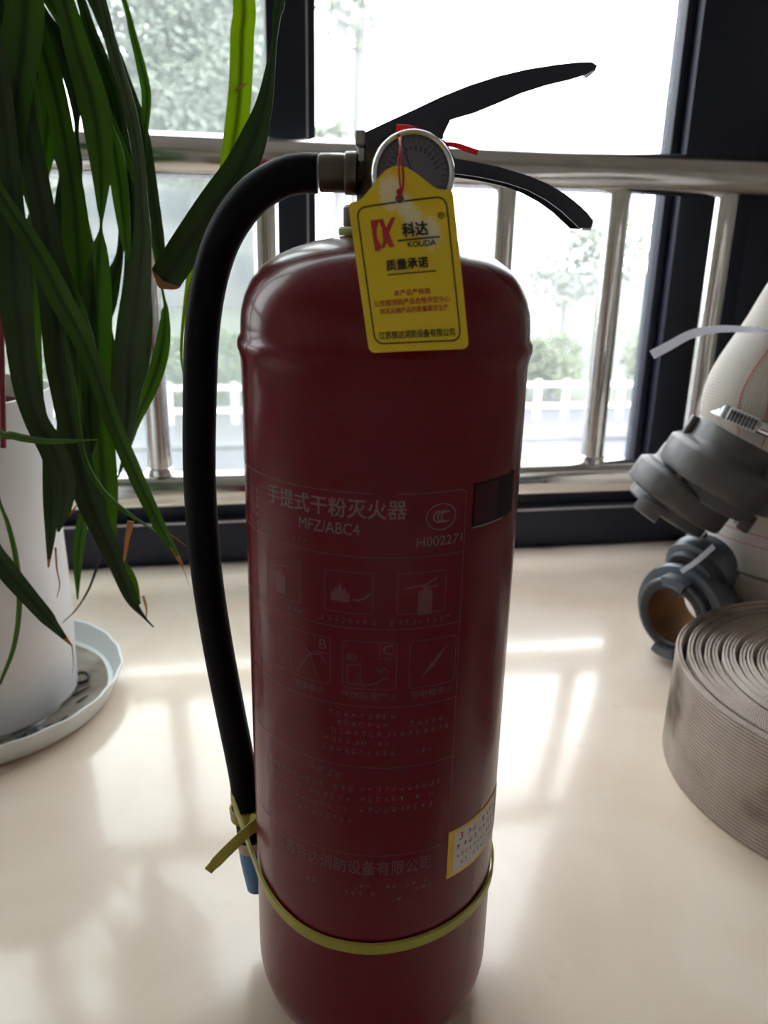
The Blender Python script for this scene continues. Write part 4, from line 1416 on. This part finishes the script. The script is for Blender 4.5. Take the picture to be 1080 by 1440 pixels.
# ================================================================== fire hoses on the right
def spiral_hose(r0, r1, pitch, height, rnd_, th=.0021, loose=.0):
    """flat hose wound into a coil: one continuous ribbon with two plies"""
    vs, fs, uvs = [], [], []
    turns = (r1 - r0) / pitch
    seg = int(turns * 64)
    s = 0.0
    last = None
    zo = [rnd_.uniform(-.0016, .0016) for _ in range(int(turns) + 3)]
    g = [0.0]
    sec = [(-1, .0), (-1, .35), (-1, .7), (-1, .985), (-.55, 1.0), (0, .982), (.55, 1.0), (1, .985), (1, .7), (1, .35), (1, .0), (.0, .004)]
    m_ = len(sec)
    for i in range(seg + 1):
        t = i / seg * turns
        a = 2 * math.pi * t
        k = int(t); fr_ = t - k
        z_ = zo[k] * (1 - fr_) + zo[k + 1] * fr_
        r = r0 + (r1 - r0) * i / seg + .0006 * math.sin(a * .37 + k)
        if t > turns - 1.15: r += loose * min(1, (t - (turns - 1.15)) * 3)
        c = Vector((r * math.cos(a), r * math.sin(a), 0))
        if last is not None: s += (c - last).length
        last = c
        rad = c.normalized()
        for (q, hz) in sec:
            vs.append(c + rad * q * th + ZV * max(.0002, height * hz + (z_ if hz > .9 else 0)))
            uvs.append((s, height * hz + (q * th if hz > .9 else 0)))
    for i in range(seg):
        for q in range(m_):
            q2 = (q + 1) % m_
            fs.append((i * m_ + q, (i + 1) * m_ + q, (i + 1) * m_ + q2, i * m_ + q2))
    fs.append(tuple(range(m_)))
    fs.append(tuple(seg * m_ + q for q in range(m_ - 1, -1, -1)))
    return vs, fs, uvs
rh = random.Random(5)
old = thing('canvas_fire_hose', 'old stained beige canvas fire hose wound flat in a coil', 'fire hose', (.425, .120, 0), math.radians(150))
v, f, uv = spiral_hose(.010, .1515, .0068, .0925, rh, .0024, .0022)
obj('hose_coil', v, f, 'canvas_old', old, uvs=uv)

# white hoses stacked behind it
WC = Vector((.545, .375, 0))
WR = .122
low = thing('white_fire_hose', 'white canvas fire hose coil lying lowest behind the beige coil', 'fire hose', WC, math.radians(20))
v, f, uv = spiral_hose(.02, WR - .004, .0105, .094, rh, .0036)
obj('hose_coil', v, f, 'canvas_white', low, uvs=uv)
# red printed characters on the outer turn
P = Print()
def on_coil(r):
    return lambda a, z: Vector((r * math.cos(a / r), r * math.sin(a / r), z))
upr = thing('white_fire_hose', 'white red-stitched fire hose coil on top with its end clamped to a grey coupling', 'fire hose', WC + Vector((0, 0, .0975)), math.radians(20))
v, f, uv = spiral_hose(.02, WR - .004, .0105, .092, rh, .0036)
coil2 = obj('hose_coil', v, f, 'canvas_white', upr, uvs=uv)
def stitch_ring(parent, r, z, a0, a1, nrm_, m_='stitch'):
    vs, fs = [], []
    step = (a1 - a0) / nrm_
    for i in range(nrm_):
        for (da, dz, dr) in ((0, -.0005, .0), (.62, -.0005, .0), (.62, .0005, .0), (0, .0005, .0), (0, -.0005, .0006), (.62, -.0005, .0006), (.62, .0005, .0006), (0, .0005, .0006)):
            a = a0 + step * (i + da)
            vs.append(((r + dr) * math.cos(a), (r + dr) * math.sin(a), z + dz))
        b = i * 8
        fs += [(b + 4, b + 5, b + 6, b + 7), (b, b + 1, b + 5, b + 4), (b + 1, b + 2, b + 6, b + 5), (b + 2, b + 3, b + 7, b + 6), (b + 3, b, b + 4, b + 7)]
    return obj('stitch_line', vs, fs, m_, parent, smooth=False)
a0, a1 = math.radians(150), math.radians(320)
stitch_ring(coil2, WR - .0002, .046, a0, a1, 90)
stitch_ring(coil2, WR - .0002, .034, a0, a1, 90)
aa = math.radians(205)
P = Print()
P.text('火', 0, 0, .013, .02); P.text('中', .013, -.001, .012, .02); P.text('消', .027, -.001, .012, .02)
P.lay('red_mark', 'stitch', low, lambda x, z, e=0.0: Vector(((WR + .0012 + e) * math.cos(aa + x / WR), (WR + .0012 + e) * math.sin(aa + x / WR), .078 + z)), .004)

def frame_mtx(p, axis, spin=0.0):
    return Matrix.Translation(p) @ Vector(axis).to_track_quat('Z', 'Y').to_matrix().to_4x4() @ Matrix.Rotation(spin, 4, 'Z')
def make_coupling(parent, mtx, R, m_, lugs=3, spin=0.0, hollow=True):
    """cast hose coupling, axis +Z towards its hose: flange, collar with ribs, claws on the face"""
    k = R / .060
    body = [(.030 * k, .041 * k), (.0455 * k, .041 * k), (.047 * k, .039 * k), (.047 * k, .024 * k), (.0485 * k, .021 * k), (.052 * k, .019 * k), (.0595 * k, .013 * k), (R, .011 * k),
            (R, -.011 * k), (.0585 * k, -.0135 * k), (.048 * k, -.016 * k), (.048 * k, -.026 * k), (.046 * k, -.028 * k), (.036 * k, -.028 * k), (.034 * k, -.026 * k), (.030 * k, .0), (.030 * k, .041 * k)]
    v_, f_ = revolve(body, 64, mtx)
    b_ = clean('coupling_body', v_, f_, m_, parent)
    for i in range(lugs):
        a = spin + 2 * math.pi * i / lugs
        rm = mtx @ Matrix.Rotation(a, 4, 'Z')
        bm_ = bmesh.new()
        box_bm(bm_, .0455 * k, .0535 * k, -.0042 * k, .0042 * k, .0165 * k, .038 * k, .0012 * k)
        bm_.transform(rm)
        obj_bm('rib', bm_, m_, b_)
    for i in range(2):
        a = spin + .6 + math.pi * i
        bm_ = bmesh.new()
        # curved claw: a thick arc standing on the face with a hooked end
        vs_ = []
        n_ = 10
        for j in range(n_):
            t = a + .62 * j / (n_ - 1)
            for (rr, zz) in ((.0400, -.020), (.0520, -.020), (.0520, -.0360), (.0490, -.0375), (.0400, -.0365)):
                vs_.append(bm_.verts.new(mtx @ Vector((rr * k * math.cos(t), rr * k * math.sin(t), zz * k))))
        for j in range(n_ - 1):
            for q in range(5):
                q2 = (q + 1) % 5
                bm_.faces.new((vs_[j * 5 + q], vs_[j * 5 + q2], vs_[(j + 1) * 5 + q2], vs_[(j + 1) * 5 + q]))
        bm_.faces.new(vs_[:5]); bm_.faces.new(vs_[-5:][::-1])
        obj_bm('claw', bm_, m_, b_)
    v_, f_ = revolve([(.0345 * k, -.0285 * k), (.039 * k, -.0295 * k), (.0435 * k, -.0285 * k)], 48, mtx)
    clean('gasket', v_, f_, 'gasket', b_)
    v_, f_ = revolve([(.0298 * k, .041 * k), (.0298 * k, .0), (.0335 * k, -.0262 * k)], 48, mtx)
    clean('bore_lining', v_, f_, 'brass_ring', b_)
    return b_
# local matrix of the upper hose thing, so that world places can be used
bpy.context.view_layer.update()
inv = upr.matrix_world.inverted()
CU = .765
ax1 = (RT * .42 + ZV * .91 - H * .04).normalized()
c1 = at_u(1013, 666, CU)
make_coupling(upr, inv @ frame_mtx(c1, ax1), .0590, 'alloy', 3, math.radians(205))
# hose end: round where it is clamped, flattening as it runs up and over to the coil
hw0 = c1 + ax1 * .020
pth = [hw0, c1 + ax1 * .048, at_u(1062, 556, CU), at_u(1112, 488, CU + .005), at_u(1175, 405, CU + .015), at_u(1260, 370, CU + .03), at_u(1345, 420, CU + .05), at_u(1385, 540, CU + .06), WC + Vector((.11, -.02, .205))]
pth = [inv @ p for p in pth]
sp3 = smooth_path(pth, 60)
rad3 = [.0440 + .007 * min(1, max(0, (i - 8) / 20)) for i in range(60)]
v, f = tube(sp3, rad3, 48, flat=lambda i: (1.0, 1.0 - .45 * min(1, max(0, (i - 6) / 24))))
acc, uvs3 = 0.0, []
for i in range(60):
    if i: acc += (sp3[i] - sp3[i - 1]).length
    for s_ in range(48):
        uvs3.append((acc, s_ / 48 * .26))
he = obj('hose_end', v, f, 'canvas_white', upr, uvs=uvs3)
# two stitched lines along the side of the hose end that faces the room
tocam = (inv.to_3x3() @ (CAM - c1)).normalized()
best = max(range(48), key=lambda s_: (v[14 * 48 + s_] - sp3[14]).normalized().dot((tocam + inv.to_3x3() @ (-RT * .30)).normalized()))
for k_, s_ in enumerate((best, (best + 4) % 48, )):
    vs, fs = [], []
    for i in range(6, 48):
        for part in range(3):
            p = Vector(v[i * 48 + s_]).lerp(Vector(v[(i + 1) * 48 + s_]), part / 3)
            q = Vector(v[i * 48 + s_]).lerp(Vector(v[(i + 1) * 48 + s_]), part / 3 + .21)
            nrm_ = (p - sp3[i]).normalized()
            t_ = (q - p).normalized(); w_ = t_.cross(nrm_) * .0006
            b_ = len(vs)
            vs += [p - w_ - nrm_ * .0002, q - w_ - nrm_ * .0002, q + w_ - nrm_ * .0002, p + w_ - nrm_ * .0002]
            vs += [x + nrm_ * .0008 for x in vs[b_:b_ + 4]]
            fs += [(b_ + 4, b_ + 5, b_ + 6, b_ + 7), (b_, b_ + 1, b_ + 5, b_ + 4), (b_ + 1, b_ + 2, b_ + 6, b_ + 5), (b_ + 2, b_ + 3, b_ + 7, b_ + 6), (b_ + 3, b_, b_ + 4, b_ + 7)]
    obj('stitch_line', vs, fs, 'stitch', he, smooth=False)
# worm-drive hose clamp
zloc = (inv.to_3x3() @ ax1).normalized()
ic = min(range(60), key=lambda i: abs((sp3[i] - inv @ c1).dot(zloc) - .058))
tl_ = (sp3[ic + 1] - sp3[ic - 1]).normalized()
tl_ = (zloc * .8 + tl_ * .2).normalized()
cm = frame_mtx(sp3[ic], tl_)
CR = rad3[ic] + .0012
v, f = revolve([(CR - .004, -.006), (CR, -.006), (CR, .006), (CR - .004, .006), (CR - .004, -.006)], 64, cm)
clamp = clean('hose_clamp', v, f, 'chrome', upr)
sdir = (inv.to_3x3() @ (-H * .85 - RT * .52)).normalized()
zax = tl_
rad_ = (sdir - zax * sdir.dot(zax)).normalized()
tan_ = zax.cross(rad_)
cc = cm.translation + rad_ * (CR + .0035)
sm = Matrix((tan_, zax, rad_)).transposed().to_4x4(); sm.translation = cc
bm = bmesh.new(); box_bm(bm, -.016, .012, -.0065, .0065, -.0045, .0045, .0015); bm.transform(sm)
obj_bm('screw_housing', bm, 'zinc_light', clamp)
v, f = tube([sm @ Vector((-.014, 0, .0035)), sm @ Vector((.014, 0, .0035))], .0042, 14)
obj('worm_screw', v, f, 'grey_plain', clamp)
v, f = tube([sm @ Vector((.012, 0, .001)), sm @ Vector((.027, 0, .001))], .0062, 10)
obj('screw_head', v, f, 'chrome', clamp)
for i in range(8):
    bm = bmesh.new(); x = -.0145 + .0032 * i
    box_bm(bm, x, x + .0012, -.005, .005, .0042, .0084, .0003); bm.transform(sm)
    obj_bm('screw_thread', bm, 'gasket', clamp)

# loose couplings
def coupling_thing(label, c, axis, R, m_, spin, base=None):
    t_ = thing('hose_coupling', label, 'hose coupling', c, group='cast hose couplings')
    make_coupling(t_, frame_mtx(Vector((0, 0, 0)), axis), R, m_, 3, spin)
    return t_
coupling_thing('grey cast coupling tilted under the clamped one, lugs to the left', at_u(955, 694, CU + .012), (RT * .50 + ZV * .86 - H * .02).normalized(), .0520, 'alloy', math.radians(265))
coupling_thing('blue-grey coupling standing on edge on the sill behind the beige coil', Vector((at_u(962, 872, .778).x, at_u(962, 872, .778).y, .0555)), (RT * .80 + H * .60 + ZV * .05).normalized(), .0520, 'alloy_blue', math.radians(40))
coupling_thing('blue-grey coupling wedged beside the white coils, upper of the two', at_u(984, 800, .790), (RT * .70 + H * .55 + ZV * .35).normalized(), .0360, 'alloy_blue', math.radians(80))

# white packing strap
st_ = thing('packing_strap', 'white plastic packing strap sticking out left from the white hose', 'strap', at_u(1065, 466, CU - .02))
of = st_.location.copy()
ribbon('strap_band', [at_u(917, 499, CU - .045) - of, at_u(940, 487, CU - .04) - of, at_u(972, 470, CU - .035) - of, at_u(1008, 463, CU - .03) - of, at_u(1045, 463, CU - .025) - of, at_u(1078, 466, CU - .02) - of], [.0082, .0080, .0076, .0064, .0056, .0052], .0007, 'strap', st_, Vector((-.15, -.9, .35)), 24)
ribbon('strap_end', [at_u(1062, 459, CU - .03) - of, at_u(1072, 463, CU - .025) - of, at_u(1084, 468, CU - .02) - of], [.003, .0035, .0035], .0007, 'strap', st_, Vector((-.1, -.9, .3)), 8)
st2 = thing('packing_strap', 'short white strap end beside the blue-grey couplings', 'strap', at_u(966, 801, .735))
of = st2.location.copy()
ribbon('strap_band', [at_u(958, 804, .735) - of, at_u(980, 789, .74) - of, at_u(1004, 768, .75) - of], [.0046, .005, .0054], .0007, 'strap', st2, Vector((-.1, -.9, .3)), 10)
